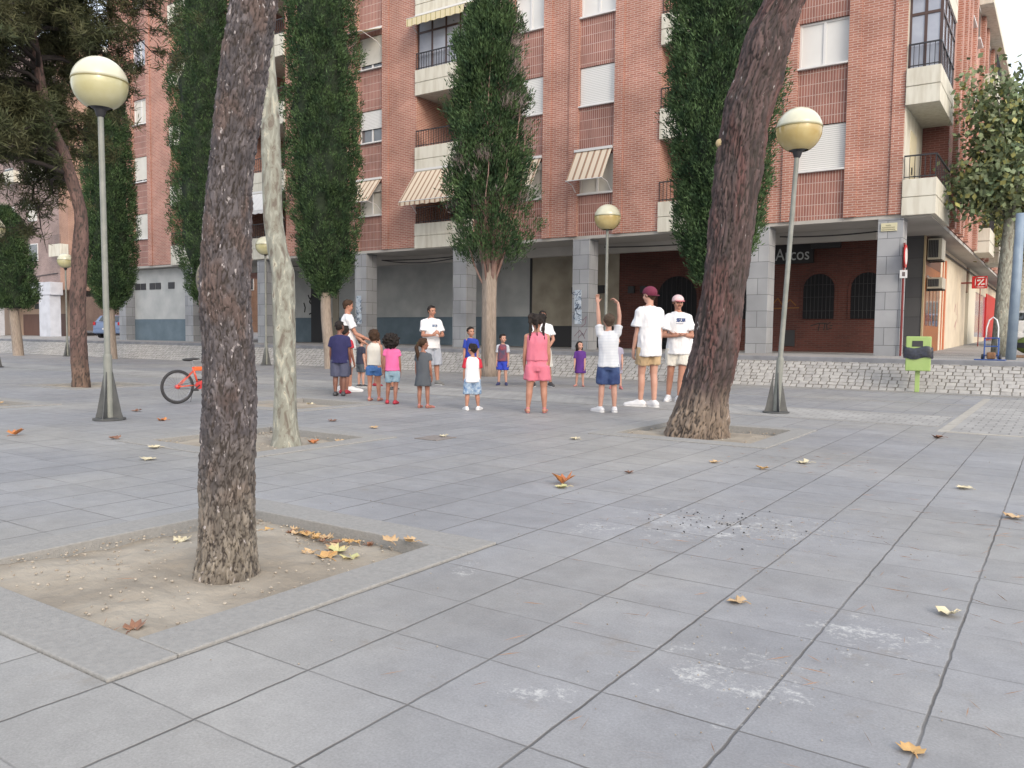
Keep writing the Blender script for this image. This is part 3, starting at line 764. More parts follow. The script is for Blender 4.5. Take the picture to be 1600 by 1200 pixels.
# air conditioners above the wooden door
for (y0, z0, z1, dd) in ((28.0, 3.56, 4.2, .42), (28.15, 2.68, 3.02, .45)):
    mb = MB(); mb.bbox(XW+.02, y0, z0, XW+dd, y0+.85, z1, .015); a_ = mb.build('air_conditioner', mat('cream_metal', A(214,208,190), rough=.5), ab)
    mb = MB(); mb.bbox(XW+.05, y0-.012, z0+.06, XW+dd-.10, y0-.001, z1-.05, .004)
    mb.build('fan_grille', M_DARK, a_)
    mb = MB()
    for i in range(7): mb.box(XW+.05+i*.045, y0-.02, z0+.06, XW+.056+i*.045, y0-.0125, z1-.06)
    mb.build('grille_bars', mat('grey_metal', A(150,150,148), rough=.5, metal=.3), a_)
    mb = MB(); mb.box(XW, y0+.1, z0-.04, XW+dd, y0+.14, z0-.001); mb.box(XW, y0+.7, z0-.04, XW+dd, y0+.74, z0-.001); mb.build('bracket', M_DARK, a_)
# supermarket blade sign
bs = empty('supermarket_sign', (0, 0, 0), 0, 'red square blade sign with a white percent emblem above the side street pavement', 'sign')
yS = 38.0
mb = MB(); mb.bbox(-3.28, yS, 3.20, -2.74, yS+.12, 3.69, .01); mb.build('sign_board', M_RED, bs)
mb = MB(); cxs, czs = -2.965, 3.445; o1 = []; hw = .19; rr_ = .06
for k_ in range(4):
    ccx, ccz = [(1, 1), (-1, 1), (-1, -1), (1, -1)][k_]
    for t in range(5):
        a_ = pi/2*k_+pi/2*t/4; o1.append((cxs+ccx*(hw-rr_)+rr_*cos(a_), czs+ccz*(hw-rr_)+rr_*sin(a_)))
o1.append(o1[0]); ribbons(mb, [o1], .03, lambda u, v: (u, yS-.004, v))
ribbons(mb, [[(cxs-.08, czs-.11), (cxs+.09, czs+.11)]], .05, lambda u, v: (u, yS-.004, v))
ribbons(mb, [[(cxs-.11, czs+.07), (cxs-.03, czs+.09)]], .06, lambda u, v: (u, yS-.004, v))
ribbons(mb, [[(cxs+.03, czs-.09), (cxs+.12, czs-.07)]], .06, lambda u, v: (u, yS-.004, v))
mb.build('emblem', M_WHITE, bs)
mb = MB(); mb.box(XW, yS+.04, 3.4, -3.282, yS+.08, 3.46); mb.tube([(-2.98, yS+.06, 3.19), (-2.98, yS+.06, side_z(yS))], .02, 8); mb.build('sign_bracket', mat('dark_red_metal', A(130,40,40), rough=.5), bs)

# ---------------------------------------------------------------- left building and street behind
lb = empty('brick_building', (0, 0, 0), 0, 'mauve brick building beyond the left pine with a white garage porch', 'building')
LX0, LX1, LY = -95, -58.0, 30.0
mb = MB(); mb.box(LX0, LY, 4.55, -59.2, LY+14, 21); mb.build('brick_wall', M_LEFTBRICK, lb)
mb = MB(); mb.box(-59.195, LY-.03, 4.0, LX1, LY+14, 21); mb.build('corner_pier', brickmat('pale_orange_brick', A(184,142,122), A(172,130,110), A(200,172,156)), lb)
M_WREND = mat('white_render', A(222,226,236), A(206,210,220), scale=2, rough=.85)
mb = MB(); mb.bbox(-70, LY-.9, 3.62, -58.9, LY-.01, 4.52, .02)
for x0 in (-69.0, -60.6): mb.box(x0, LY-.85, ZP, x0+1.5, LY-.1, 3.615)
mb.build('porch', M_WREND, lb)
mb = MB(); mb.box(LX0, LY+1.2, ZP, -59.2, LY+1.5, 4.54); g = mb.build('porch_wall', mat('tan_porch_wall', A(196,170,150), rough=.9), lb)
mb = MB(); mb.box(-67.2, LY+1.12, ZP, -60.9, LY+1.19, 2.35); mb.build('garage_door', mat('brown_garage', A(120,88,76), A(106,76,66), scale=2, rough=.6, stretch=(8, 8, .5)), lb)
for zz in (2.75, 3.35):
    mb = MB(); mb.box(-65.4, LY+1.12, zz, -62.2, LY+1.19, zz+.4); mb.build('window', M_DARK, lb)
for (x0, z0) in ((-60.6, 11.9), (-60.6, 15), (-59.6, 6.3), (-66, 12), (-66, 15)):
    mb = MB(); mb.bbox(x0, LY-.6, z0, x0+1.6, LY-.04, z0+.85, .01); b = mb.build('balcony', M_CREAM, lb)
    mb = MB()
    for i in range(10): mb.box(x0+.02+i*.17, LY-.58, z0+.85, x0+.04+i*.17, LY-.56, z0+1.5)
    mb.build('railing', M_IRON, b)
for i in range(8):
    for k in range(5):
        x0 = -63.6-3.4*i; z0 = 6.2+2.9*k
        mb = MB(); mb.box(x0, LY-.04, z0, x0+1.3, LY-.002, z0+1.25); f = mb.build('window', M_WHITE, lb)
        mb = MB(); mb.box(x0+.06, LY-.05, z0+.06, x0+1.24, LY-.041, z0+1.19); mb.build('pane', M_BLIND if (i+k) % 3 else M_GLASS, f)
mb = MB(); mb.bbox(LX0-.3, LY-.4, 21.0, LX1+.4, LY+14.3, 21.35, .02); mb.build('roof_slab', M_CREAM, lb)
mb = MB(); mb.tube([(-69, LY-.05, 5.3), (-64, LY-.06, 5.0), (-59.5, LY-.06, 5.2)], .03, 6); mb.build('cable', M_DARK, lb)

ob = empty('far_orange_building', (0, 0, 0), 0, 'ochre brick house closing the street beyond the parked car', 'building')
mb = MB(); mb.box(-135, 55, .9, -62, 60, 15); mb.build('wall', brickmat('ochre_brick', A(176,136,112), A(162,122,98), A(196,168,150)), ob)
for i in range(16):
    mb = MB(); mb.box(-130+4.2*i, 54.93, 5.5, -128.6+4.2*i, 54.99, 7); f = mb.build('window', M_WHITE, ob)
    mb = MB(); mb.box(-129.9+4.2*i, 54.91, 5.6, -128.7+4.2*i, 54.925, 6.9); mb.build('pane', M_GLASS, f)
mb = MB(); mb.bbox(-135.3, 54.7, 15.0, -61.7, 60.3, 15.3, .02); mb.build('roof_slab', M_CREAM, ob)
fb = empty('far_street_building', (0, 0, 0), 0, 'sunlit ochre building at the far end of the side street', 'building')
mb = MB(); mb.box(-2.6, 95, .5, 30, 105, 13); mb.build('wall', brickmat('warm_brick', A(226,170,120), A(214,156,110), A(226,196,170)), fb)
for i in range(7):
    for k in range(3):
        mb = MB(); mb.box(-1.9+2.8*i, 94.93, 3.6+3*k, -.5+2.8*i, 94.99, 5.1+3*k); f = mb.build('window', M_WHITE, fb)
        mb = MB(); mb.box(-1.8+2.8*i, 94.91, 3.7+3*k, -.6+2.8*i, 94.925, 5.0+3*k); mb.build('pane', M_GLASS, f)
mb = MB(); mb.bbox(-2.9, 94.6, 13.0, 30.3, 105.3, 13.3, .02); mb.build('roof_slab', M_CREAM, fb)
# ================================================================ TREES
def camdir(): return Vector((-sin(YAW), cos(YAW), 0))
def smooth_path(rows, n):
    P = np.array(rows); t = np.concatenate([[0], np.cumsum(np.linalg.norm(np.diff(P[:, :3], axis=0), axis=1))]); tt = np.linspace(0, t[-1], n)
    Q = np.stack([np.interp(tt, t, P[:, i]) for i in range(4)], 1)
    k = max(1, n//40)
    for _ in range(3):
        R = Q.copy(); R[1:-1] = (Q[:-2]+2*Q[1:-1]+Q[2:])/4; Q = R
    return Q
def bark_trunk(name, rows, nring, nseg, m, parent, amp=.02, cell=(.05, .11), flare=None, seed=0, plates=True, lump=.06):
    """trunk as a fine skin over the measured centre line, cut into real bark plates"""
    Q = smooth_path(rows, nring); vs = []; L_ = 0; att = []
    for i, (x, y, z, r) in enumerate(Q):
        if i: L_ += float(np.linalg.norm(Q[i][:3]-Q[i-1][:3]))
        for j in range(nseg):
            a = 2*pi*j/nseg
            p = Vector((cos(a)*r/cell[0], sin(a)*r/cell[0], L_/cell[1]+seed*7))
            p2 = Vector((cos(a)*1.5, sin(a)*1.5, L_*2.2+seed))
            d = lump*r*noise.noise(p2)*2
            e = 1; idn = .5
            if plates:
                wv = Vector((noise.noise(p*.45), noise.noise(p*.45+Vector((9, 3, 1))), noise.noise(p*.45+Vector((1, 7, 5)))))*1.3+Vector((noise.noise(p*1.7), noise.noise(p*1.7+Vector((2, 3, 1))), noise.noise(p*1.7+Vector((5, 7, 5)))))*.45
                dd, pp = noise.voronoi(p+wv)
                e = min(1, (dd[1]-dd[0])/(.20+.22*abs(noise.noise(p*.3))))*(.78+.22*min(1, max(0, .5+2*noise.noise(p*1.1)))); idn = (pp[0][0]*3.7+pp[0][1]*5.1+pp[0][2]*2.3) % 1
                d += amp*(e**.5-.6)+amp*.5*(idn-.5)+amp*.45*noise.noise(p*2.3)+amp*.3*noise.noise(p*6)
            else:
                d += amp*noise.noise(p)
            att += [e, idn, 0, 1]
            if flare and L_ < flare[0]:
                k = (1-L_/flare[0])**2
                d += r*flare[1]*k*(.5+.5*cos(a*flare[2]+seed+1.5*sin(a*2)))
            vs.append((x+cos(a)*(r+d), y+sin(a)*(r+d), z))
    mb = MB(); fs = []
    for i in range(nring-1):
        for j in range(nseg):
            k = (j+1) % nseg; fs.append((i*nseg+j, i*nseg+k, (i+1)*nseg+k, (i+1)*nseg+j))
    fs.append(tuple((nring-1)*nseg+j for j in range(nseg)))
    mb.add(vs, fs); o = mb.build(name, m, parent, smooth=True, fixn=False)
    ca = o.data.color_attributes.new('bark', 'FLOAT_COLOR', 'POINT'); ca.data.foreach_set('color', att); return o

def barkmat(name, upper, upper2, low, low2, zlo, zhi, fleck=(.36,.33,.33,1), sc=(22, 22, 9), crack=(.035,.028,.025,1), flk=.635, red=None):
    m = bpy.data.materials.new(name); m.use_nodes = True; t = m.node_tree; N = t.nodes; L = t.links; b = N['Principled BSDF']
    b.inputs['Roughness'].default_value = .9
    tc = N.new('ShaderNodeTexCoord'); mp = N.new('ShaderNodeMapping'); mp.inputs['Scale'].default_value = sc; L.new(tc.outputs['Object'], mp.inputs[0])
    def nz(scale, src, det=5):
        n = N.new('ShaderNodeTexNoise'); n.inputs['Scale'].default_value = scale; n.inputs['Detail'].default_value = det; L.new(src, n.inputs[0]); return n.outputs[0]
    def mr(x, a, b_, c=0, d=1):
        n = N.new('ShaderNodeMapRange'); L.new(x, n.inputs[0])
        for i, v in enumerate((a, b_, c, d)): n.inputs[i+1].default_value = v
        return n.outputs[0]
    def mix(f, a, c):
        n = N.new('ShaderNodeMix'); n.data_type = 'RGBA'; L.new(f, n.inputs[0])
        for i, v in ((6, a), (7, c)):
            if isinstance(v, tuple): n.inputs[i].default_value = v
            else: L.new(v, n.inputs[i])
        return n.outputs[2]
    up = mix(mr(nz(1.0, mp.outputs[0]), .38, .62), upper, upper2)
    if red: up = mix(mr(nz(.35, mp.outputs[0], 3), .52, .62, 0, .8), up, red)
    lo = mix(mr(nz(.9, mp.outputs[0]), .4, .6), low, low2)
    s = N.new('ShaderNodeSeparateXYZ'); L.new(tc.outputs['Object'], s.inputs[0])
    hz = N.new('ShaderNodeMath'); hz.operation = 'MULTIPLY_ADD'; hz.inputs[1].default_value = .5; L.new(nz(5, tc.outputs['Object'], 3), hz.inputs[0]); L.new(s.outputs[2], hz.inputs[2])
    c = mix(mr(hz.outputs[0], zlo+.25, zhi+.25), lo, up)
    c = mix(mr(nz(1.9, mp.outputs[0], 6), flk, flk+.05, 0, .85), c, fleck)
    at = N.new('ShaderNodeAttribute'); at.attribute_name = 'bark'; sp = N.new('ShaderNodeSeparateColor'); L.new(at.outputs['Color'], sp.inputs[0])
    hs = N.new('ShaderNodeHueSaturation'); L.new(c, hs.inputs['Color']); L.new(mr(sp.outputs[1], 0, 1, .78, 1.28), hs.inputs['Value'])
    ck = N.new('ShaderNodeMix'); ck.data_type = 'RGBA'; L.new(mr(sp.outputs[0], .10, .55, 0, 1), ck.inputs[0]); ck.inputs[6].default_value = crack; L.new(hs.outputs[0], ck.inputs[7])
    L.new(ck.outputs[2], b.inputs['Base Color'])
    bp = N.new('ShaderNodeBump'); bp.inputs['Distance'].default_value = .006; L.new(nz(3, mp.outputs[0], 8), bp.inputs['Height']); L.new(bp.outputs[0], b.inputs['Normal'])
    return m
M_BARK1 = barkmat('dark_pine_bark', (.050,.044,.048,1), (.105,.092,.096,1), (.125,.108,.09,1), (.20,.175,.145,1), .12, .62, sc=(26, 26, 13), red=(.095,.066,.058,1))
M_BARK2 = barkmat('red_pine_bark', (.040,.030,.030,1), (.085,.056,.054,1), (.13,.10,.08,1), (.20,.155,.12,1), .25, .6, sc=(13, 13, 3.2), fleck=(.42,.39,.38,1), flk=.675, red=(.095,.046,.042,1))
M_BARK3 = barkmat('orange_pine_bark', (.085,.052,.046,1), (.12,.075,.066,1), (.10,.065,.05,1), (.14,.092,.07,1), .2, .8, sc=(12, 12, 4), flk=.75)
PINE_NEAR = [(-3.210,2.355,-0.09,0.146),(-3.211,2.355,0.022,0.134),(-3.206,2.358,0.113,0.126),(-3.204,2.360,0.265,0.121),(-3.198,2.363,0.445,0.119),(-3.187,2.371,0.625,0.116),(-3.186,2.371,0.863,0.114),(-3.193,2.367,1.040,0.106),(-3.199,2.362,1.158,0.106),(-3.203,2.360,1.333,0.109),(-3.198,2.364,1.508,0.107),(-3.182,2.374,1.739,0.096),(-3.164,2.386,1.912,0.093),(-3.141,2.402,2.112,0.096),(-3.118,2.418,2.311,0.098),(-3.081,2.443,2.593,0.096),(-3.021,2.483,3.011,0.100),(-2.963,2.523,3.505,0.10),(-2.85,2.6,4.6,0.09)]
PINE_R = [(-3.443,8.794,-0.09,0.352),(-3.443,8.794,-0.018,0.33),(-3.413,8.814,0.173,0.300),(-3.385,8.833,0.428,0.270),(-3.331,8.871,0.698,0.261),(-3.281,8.904,1.060,0.249),(-3.229,8.940,1.536,0.238),(-3.204,8.957,1.780,0.237),(-3.173,8.978,2.137,0.233),(-3.133,9.005,2.727,0.247),(-3.098,9.029,3.171,0.250),(-3.060,9.055,3.431,0.253),(-3.020,9.082,3.746,0.268),(-2.960,9.122,3.956,0.250),(-2.894,9.167,4.269,0.248),(-2.849,9.198,4.477,0.237),(-2.723,9.283,4.823,0.215),(-2.540,9.408,5.509,0.204),(-2.313,9.562,6.527,0.2)]
PLANE = [(-6.373,5.396,-0.09,0.15),(-6.373,5.396,0.004,0.140),(-6.377,5.393,0.152,0.118),(-6.382,5.390,0.388,0.111),(-6.383,5.389,0.597,0.108),(-6.381,5.390,0.914,0.108),(-6.385,5.388,1.230,0.107),(-6.393,5.383,1.712,0.108),(-6.431,5.357,1.899,0.097),(-6.470,5.330,2.209,0.091),(-6.474,5.327,2.475,0.091),(-6.480,5.323,2.783,0.094),(-6.483,5.321,3.090,0.087),(-6.491,5.316,3.456,0.074),(-6.497,5.312,3.759,0.059),(-6.493,5.315,4.062,0.049),(-6.489,5.317,4.302,0.040),(-6.472,5.329,4.901,0.043)]
RED = [(-16.277,8.591,-.09,0.172),(-16.277,8.591,0.017,0.167),(-16.293,8.580,0.899,0.141),(-16.290,8.583,1.701,0.140),(-16.257,8.605,2.333,0.140),(-16.228,8.625,2.812,0.140),(-16.205,8.640,3.214,0.125),(-16.207,8.639,3.427,0.115),(-16.299,8.576,3.839,0.116),(-16.468,8.462,4.583,0.101),(-16.700,8.304,5.237,0.092),(-16.798,8.238,5.815,0.090),(-16.897,8.170,6.513,0.083),(-16.972,8.119,7.159,0.069),(-17.011,8.092,8.008,0.060),(-17.045,8.069,9.331,0.04)]

t = empty('pine_tree', (-3.2, 2.36, 0), 0, 'dark flaky pine trunk in the nearest earth square, hiding the bicycle front', 'tree', 'big pines on the plaza')
def reloc(root, ob_):
    ob_.parent = root; ob_.location = -Vector(root.location)
o = bark_trunk('trunk', PINE_NEAR, 620, 200, M_BARK1, None, amp=.012, cell=(.018, .060), flare=(.28, .16, 5), seed=1, lump=.05); reloc(t, o)
mb = MB(); bc = Vector((-3.29, 2.30, 1.34)); mb.ell(bc+Vector((.02, .012, 0)), (.036, .05, .085), n=24, k=16); o = mb.build('burl', mat('pale_burl', (.22,.20,.15,1), (.09,.08,.07,1), scale=30, rough=.9, bump=.006), None, smooth=True); reloc(t, o)
t = empty('pine_tree', (-3.44, 8.79, 0), 0, 'thick leaning pine with reddish furrowed bark beside the man with crossed arms', 'tree', 'big pines on the plaza')
o = bark_trunk('trunk', PINE_R, 520, 190, M_BARK2, None, amp=.030, cell=(.040, .30), flare=(.6, .07, 7), seed=2, lump=.07); reloc(t, o)
mb = MB(); mb.ell((-3.27, 8.86, 3.25), (.045, .045, .05), n=16, k=10); o = mb.build('cut_branch_stub', mat('cut_wood', (.45,.36,.20,1), (.35,.27,.15,1), scale=20), None, smooth=True); reloc(t, o)

# mottled plane trunk
m = bpy.data.materials.new('mottled_plane_bark'); m.use_nodes = True; tt = m.node_tree; N = tt.nodes; L = tt.links; b = N['Principled BSDF']; b.inputs['Roughness'].default_value = .8
tc = N.new('ShaderNodeTexCoord'); mp = N.new('ShaderNodeMapping'); mp.inputs['Scale'].default_value = (1, 1, .38); L.new(tc.outputs['Object'], mp.inputs[0])
nz = N.new('ShaderNodeTexNoise'); nz.inputs['Scale'].default_value = 20; nz.inputs['Detail'].default_value = 3; nz.inputs['Distortion'].default_value = .6; L.new(mp.outputs[0], nz.inputs[0])
cr = N.new('ShaderNodeValToRGB'); cr.color_ramp.interpolation = 'CONSTANT'; e = cr.color_ramp.elements
e[0].position = 0; e[0].color = (.13,.11,.09,1); e[1].position = .36; e[1].color = (.17,.16,.13,1)
for pz, c in ((.43, (.215,.215,.18,1)), (.54, (.265,.27,.23,1)), (.63, (.36,.345,.28,1)), (.70, (.19,.165,.13,1))): k = e.new(pz); k.color = c
L.new(nz.outputs[0], cr.inputs[0]); L.new(cr.outputs[0], b.inputs['Base Color'])
bp = N.new('ShaderNodeBump'); bp.inputs['Distance'].default_value = .006; L.new(nz.outputs[0], bp.inputs['Height']); L.new(bp.outputs[0], b.inputs['Normal'])
M_PLANE = m
t = empty('plane_tree', (-6.37, 5.4, 0), 0, 'slim mottled grey-green plane trunk just behind the nearest pine', 'tree')
o = bark_trunk('trunk', PLANE, 260, 60, M_PLANE, None, amp=.004, cell=(.06, .12), flare=(.25, .15, 5), seed=3, plates=False, lump=.05); reloc(t, o)

def unit(n): 
    v = nrs.normal(size=(n, 3)); return v/np.linalg.norm(v, axis=1, keepdims=True)
def lumps(P, seed, f=1.0):
    rs = np.random.RandomState(seed); s = 0
    for k in range(9):
        a = rs.normal(size=3)*np.array([1, 1, .7])*f*(1+.35*k); s = s+np.sin(P@a+rs.uniform(0, 6.3))/(1+.3*k)
    return s/3.2
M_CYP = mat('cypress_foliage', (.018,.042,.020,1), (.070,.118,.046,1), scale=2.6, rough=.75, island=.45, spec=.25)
M_CYPC = mat('cypress_dark_core', (.012,.022,.012,1), (.02,.034,.016,1), scale=6, rough=.95, bump=.05, bscale=9)  # near-black green: the shade inside the crown painted into the core
M_CTRUNK = mat('cypress_bark', (.30,.25,.21,1), (.21,.17,.14,1), scale=5, rough=.9, stretch=(8, 8, 1.2), bump=.012, bscale=9)
def cypress(x, y, zb, ztop, rmax, label, seed, trunk=(.18, .13), n=42000, lean=(0, 0), prof=None, group='cypresses along the cobbled bank'):
    t = empty('cypress_tree', (x, y, 0), 0, label, 'tree', group)
    mb = MB(); mb.tube([(lean[0]*-zb/ztop*0, 0, -.1)]+[(lean[0]*z/ztop+.03*sin(z*2+seed), lean[1]*z/ztop+.03*cos(z*1.7), z) for z in np.linspace(.0, zb+1.6, 9)], [trunk[0]*1.15]+list(np.linspace(trunk[0], trunk[1], 9)), 18)
    mb.build('trunk', M_CTRUNK, t, smooth=True)
    H = ztop-zb
    def prf(s):
        if prof: return np.interp(s, *prof)
        return np.interp(s, [0, .04, .12, .25, .55, .8, .93, 1.0], [.25, .55, .85, 1.0, .97, .80, .5, .08])
    # leaf sprays in tufts through the outer shell
    nt = n//8
    s = nrs.uniform(0, 1, nt)**.95; th = nrs.uniform(0, 2*pi, nt); z = zb+s*H
    ax, ay = lean[0]*z/ztop, lean[1]*z/ztop
    P = np.stack([np.cos(th)*rmax, np.sin(th)*rmax, z], 1)
    lm = lumps(P, seed, 2.3); R = rmax*prf(s)*(1+.27*lm)
    depth = nrs.uniform(0, 1, nt)**1.4*.34-np.clip(nrs.normal(size=nt)*.05, 0, .18)
    rr_ = R*(1-depth)
    c = np.stack([ax+np.cos(th)*rr_, ay+np.sin(th)*rr_, z+.10*lm], 1)
    out = np.stack([np.cos(th), np.sin(th), np.full(nt, 1.1)], 1)
    base = np.repeat(c, 18, 0)+nrs.normal(size=(nt*18, 3))*np.array([.05, .05, .085])
    d = np.repeat(out, 18, 0)+nrs.normal(size=(nt*18, 3))*.6
    leafmesh('crown', base, d, .105, .0135, M_CYP, t, seed)
    mb = MB(); rings = []  # solid core added to block light between the sprays
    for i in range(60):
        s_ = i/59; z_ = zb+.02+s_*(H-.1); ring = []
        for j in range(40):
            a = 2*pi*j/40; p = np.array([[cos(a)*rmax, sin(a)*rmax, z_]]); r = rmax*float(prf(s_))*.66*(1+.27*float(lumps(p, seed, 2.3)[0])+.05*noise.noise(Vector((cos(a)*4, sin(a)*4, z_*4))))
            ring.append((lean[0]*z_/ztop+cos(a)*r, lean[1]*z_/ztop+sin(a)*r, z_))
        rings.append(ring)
    mb.rings(rings); mb.build('dark_core', M_CYPC, t, smooth=True)
    return t
cypress(-19.14, 17.9, 2.35, 15.5, 1.10, 'full dark cypress behind the man in white leading the left children', 1, trunk=(.17, .15), lean=(-.35, -.1))
cypress(-25.25, 17.9, 2.1, 16.5, 1.18, 'tall cypress half hidden by the nearest pine trunk', 2, n=36000)
cypress(-31.5, 17.9, 2.0, 10.9, .98, 'cypress rising right behind the tall lamp post near the bicycle', 3, n=30000)
cypress(-6.62, 17.75, 2.35, 13.5, 1.16, 'broad cypress standing behind the leaning pine', 4, n=52000, prof=([0, .03, .10, .2, .45, .7, .9, 1], [.28, .42, .72, .92, 1.0, .95, .7, .1]), lean=(.15, .1))
cypress(-37.9, 17.3, 2.05, 6.4, .95, 'small dark cypress on a leaning pale trunk at the left edge', 5, n=16000, trunk=(.22, .17), prof=([0, .1, .3, .6, .9, 1], [.6, .95, 1, .85, .6, .1]), lean=(-.4, -.2))

# sparse browning cypress with bare fanning stems
t = empty('cypress_tree', (-12.80, 17.72, 0), 0, 'half bare browning cypress whose reddish stems fan out over the boys', 'tree', 'cypresses along the cobbled bank')
mb = MB(); mb.tube([(.02*sin(z*3), 0, z) for z in np.linspace(-.1, 3.0, 9)], [.25, .21, .19, .185, .18, .18, .185, .19, .20], 20)
for k_ in range(4):
    a = k_*1.7; mb.tube([(cos(a)*.10, sin(a)*.10, -.05), (cos(a)*.12, sin(a)*.12, 1.5), (cos(a)*.12, sin(a)*.12, 3.0)], [.12, .09, .09], 12)
mb.build('trunk', M_CTRUNK, t, smooth=True)
M_STEM = mat('reddish_stem', (.20,.115,.095,1), (.28,.19,.165,1), scale=6, rough=.9)
mb = MB(); stems = []
for k_ in range(54):
    a = rnd.uniform(0, 2*pi); R1 = rnd.uniform(.10, .95); zt = rnd.uniform(4.3, 9.3); z0 = rnd.uniform(2.3, 3.1)
    pts = [(cos(a)*.12, sin(a)*.12, z0)]
    for i in range(1, 8):
        s_ = i/7; r = .12+(R1-.12)*min(1, (s_*1.6))**.8; z = z0+(zt-z0)*s_
        pts.append((cos(a+.3*s_)*r+rnd.uniform(-.03, .03), sin(a+.3*s_)*r+rnd.uniform(-.03, .03), z))
    mb.tube(pts, list(np.linspace(rnd.uniform(.025, .045), .008, 8)), 6); stems.append(pts)
mb.build('branch_fan', M_STEM, t, smooth=True)
def prf4(z): return np.interp(z, [2.9, 3.4, 4.0, 5.5, 7.2, 8.6, 9.4, 9.9], [.35, .90, 1.05, .98, .90, .82, .62, .3])
nt = 5200; z = nrs.uniform(2.95, 9.75, nt); th = nrs.uniform(0, 2*pi, nt)
P = np.stack([np.cos(th), np.sin(th), z], 1); lm = lumps(P, 44, 3.0); R = prf4(z)*(1+.40*lm); dep = nrs.uniform(0, 1, nt)**1.5*.55
c = np.stack([np.cos(th)*R*(1-dep), np.sin(th)*R*(1-dep), z], 1)
front = np.clip(-(np.sin(th)*cos(YAW)-np.cos(th)*sin(YAW)), 0, 1)          # the side towards the children is thin
hole = lumps(c, 45, 2.7)
keep = (hole > np.interp(z, [3, 4.2, 5, 7, 8.2, 9.7], [.0, .10, -.55, -.45, -.05, .05]))
keep &= ~((z < 4.9) & (R*(1-dep) < .62)) 
c = c[keep]; th_ = th[keep]
base = np.repeat(c, 24, 0)+nrs.normal(size=(len(c)*24, 3))*np.array([.07, .07, .12]); out = np.stack([np.cos(th_), np.sin(th_), np.full(len(th_), 1.3)], 1)
leafmesh('crown', base, np.repeat(out, 24, 0)+nrs.normal(size=(len(c)*24, 3))*.55, .11, .0145, M_CYP, t, 46)
# dry brown-grey twigs
dry = c*0; sel = ~keep & (z > 4.6); cd_ = np.stack([np.cos(th)*R*(1-dep)*.85, np.sin(th)*R*(1-dep)*.85, z-.1], 1)[sel]; th2 = th[sel]
base = np.repeat(cd_, 20, 0)+nrs.normal(size=(len(cd_)*20, 3))*.08
leafmesh('dead_twigs', base, np.repeat(np.stack([np.cos(th2)*.6, np.sin(th2)*.6, np.full(len(th2), 1.3)], 1), 20, 0)+nrs.normal(size=(len(cd_)*20, 3))*.45, .20, .006, mat('dead_twig', (.22,.165,.155,1), (.34,.29,.28,1), scale=3, rough=.9, island=.3), t, 47)

# pine crown at the left on the red trunk
M_NEEDLE = mat('pine_needles', (.035,.048,.020,1), (.085,.085,.040,1), scale=1.2, rough=.7, island=.4, spec=.3)
t = empty('pine_tree', (-16.28, 8.59, 0), 0, 'orange-barked bending pine at the left with a loose drooping needle crown', 'tree')
o = bark_trunk('trunk', RED, 240, 60, M_BARK3, None, amp=.012, cell=(.06, .13), flare=(.3, .15, 5), seed=4, lump=.08); reloc(t, o)
tp = np.array(RED)[:, :3]
cen = []; lb_ = MB(); rp = random.Random(21)
right = Vector((cos(YAW), sin(YAW), 0)); fwd = camdir()
for k_ in range(125):
    z0 = rp.uniform(4.0, 9.2); x0 = np.interp(z0, tp[:, 2], tp[:, 0]); y0 = np.interp(z0, tp[:, 2], tp[:, 1])
    a = rp.uniform(0, 2*pi); ln = rp.uniform(1.3, 3.7)*(1.0 if z0 < 7.6 else .8)
    dv = Vector((cos(a), sin(a), 0)); droop = rp.uniform(-.10, .42)
    if dv.dot(right)*ln > np.interp(z0, [3.5, 5, 6.5, 8, 9.5], [-.2, .5, 1.1, 2.3, 2.6]): continue
    pts = [Vector((x0, y0, z0))]
    for i in range(1, 7):
        s_ = i/6; pts.append(Vector((x0, y0, z0))+dv*ln*s_+Vector((rp.uniform(-.1, .1), rp.uniform(-.1, .1), .35*sin(s_*pi)*1.0-droop*ln*s_*s_)))
    lb_.tube(pts, list(np.linspace(.045, .010, 7)), 6)
    for i in range(2, 7):
        for _ in range(3):
            p = pts[i]; dd = Vector((rp.gauss(0, 1), rp.gauss(0, 1), rp.gauss(0, .5))).normalized()*rp.uniform(.25, .75)
            q = p+dd+dv*.2; lb_.tube([p, (p+q)/2+Vector((0, 0, .04)), q], [.010, .007, .004], 4, cap=False)
            for __ in range(4): cen.append(p+(q-p)*rp.uniform(.3, 1.1)+Vector((rp.gauss(0, .07), rp.gauss(0, .07), rp.gauss(0, .06))))
o = lb_.build('limbs', M_BARK3, None, smooth=True); reloc(t, o)
cen = np.array([c_[:] for c_ in cen]); cen = cen[cen[:, 2] > 3.1]; ro = (cen[:, 0]+16.28)*right.x+(cen[:, 1]-8.59)*right.y; cen = cen[ro < np.interp(cen[:, 2], [3.5, 5, 6.5, 8, 9.5], [-.4, .5, 1.1, 2.5, 2.8])]
nn = 34; ax = unit(len(cen)); ax[:, 2] = np.abs(ax[:, 2])*.6
base = np.repeat(cen, nn, 0)+nrs.normal(size=(len(cen)*nn, 3))*.045; dirs = np.repeat(ax, nn, 0)*.6+unit(len(cen)*nn)*.9
o = leafmesh('crown', base, dirs, .18, .0085, M_NEEDLE, None, 5); reloc(t, o)

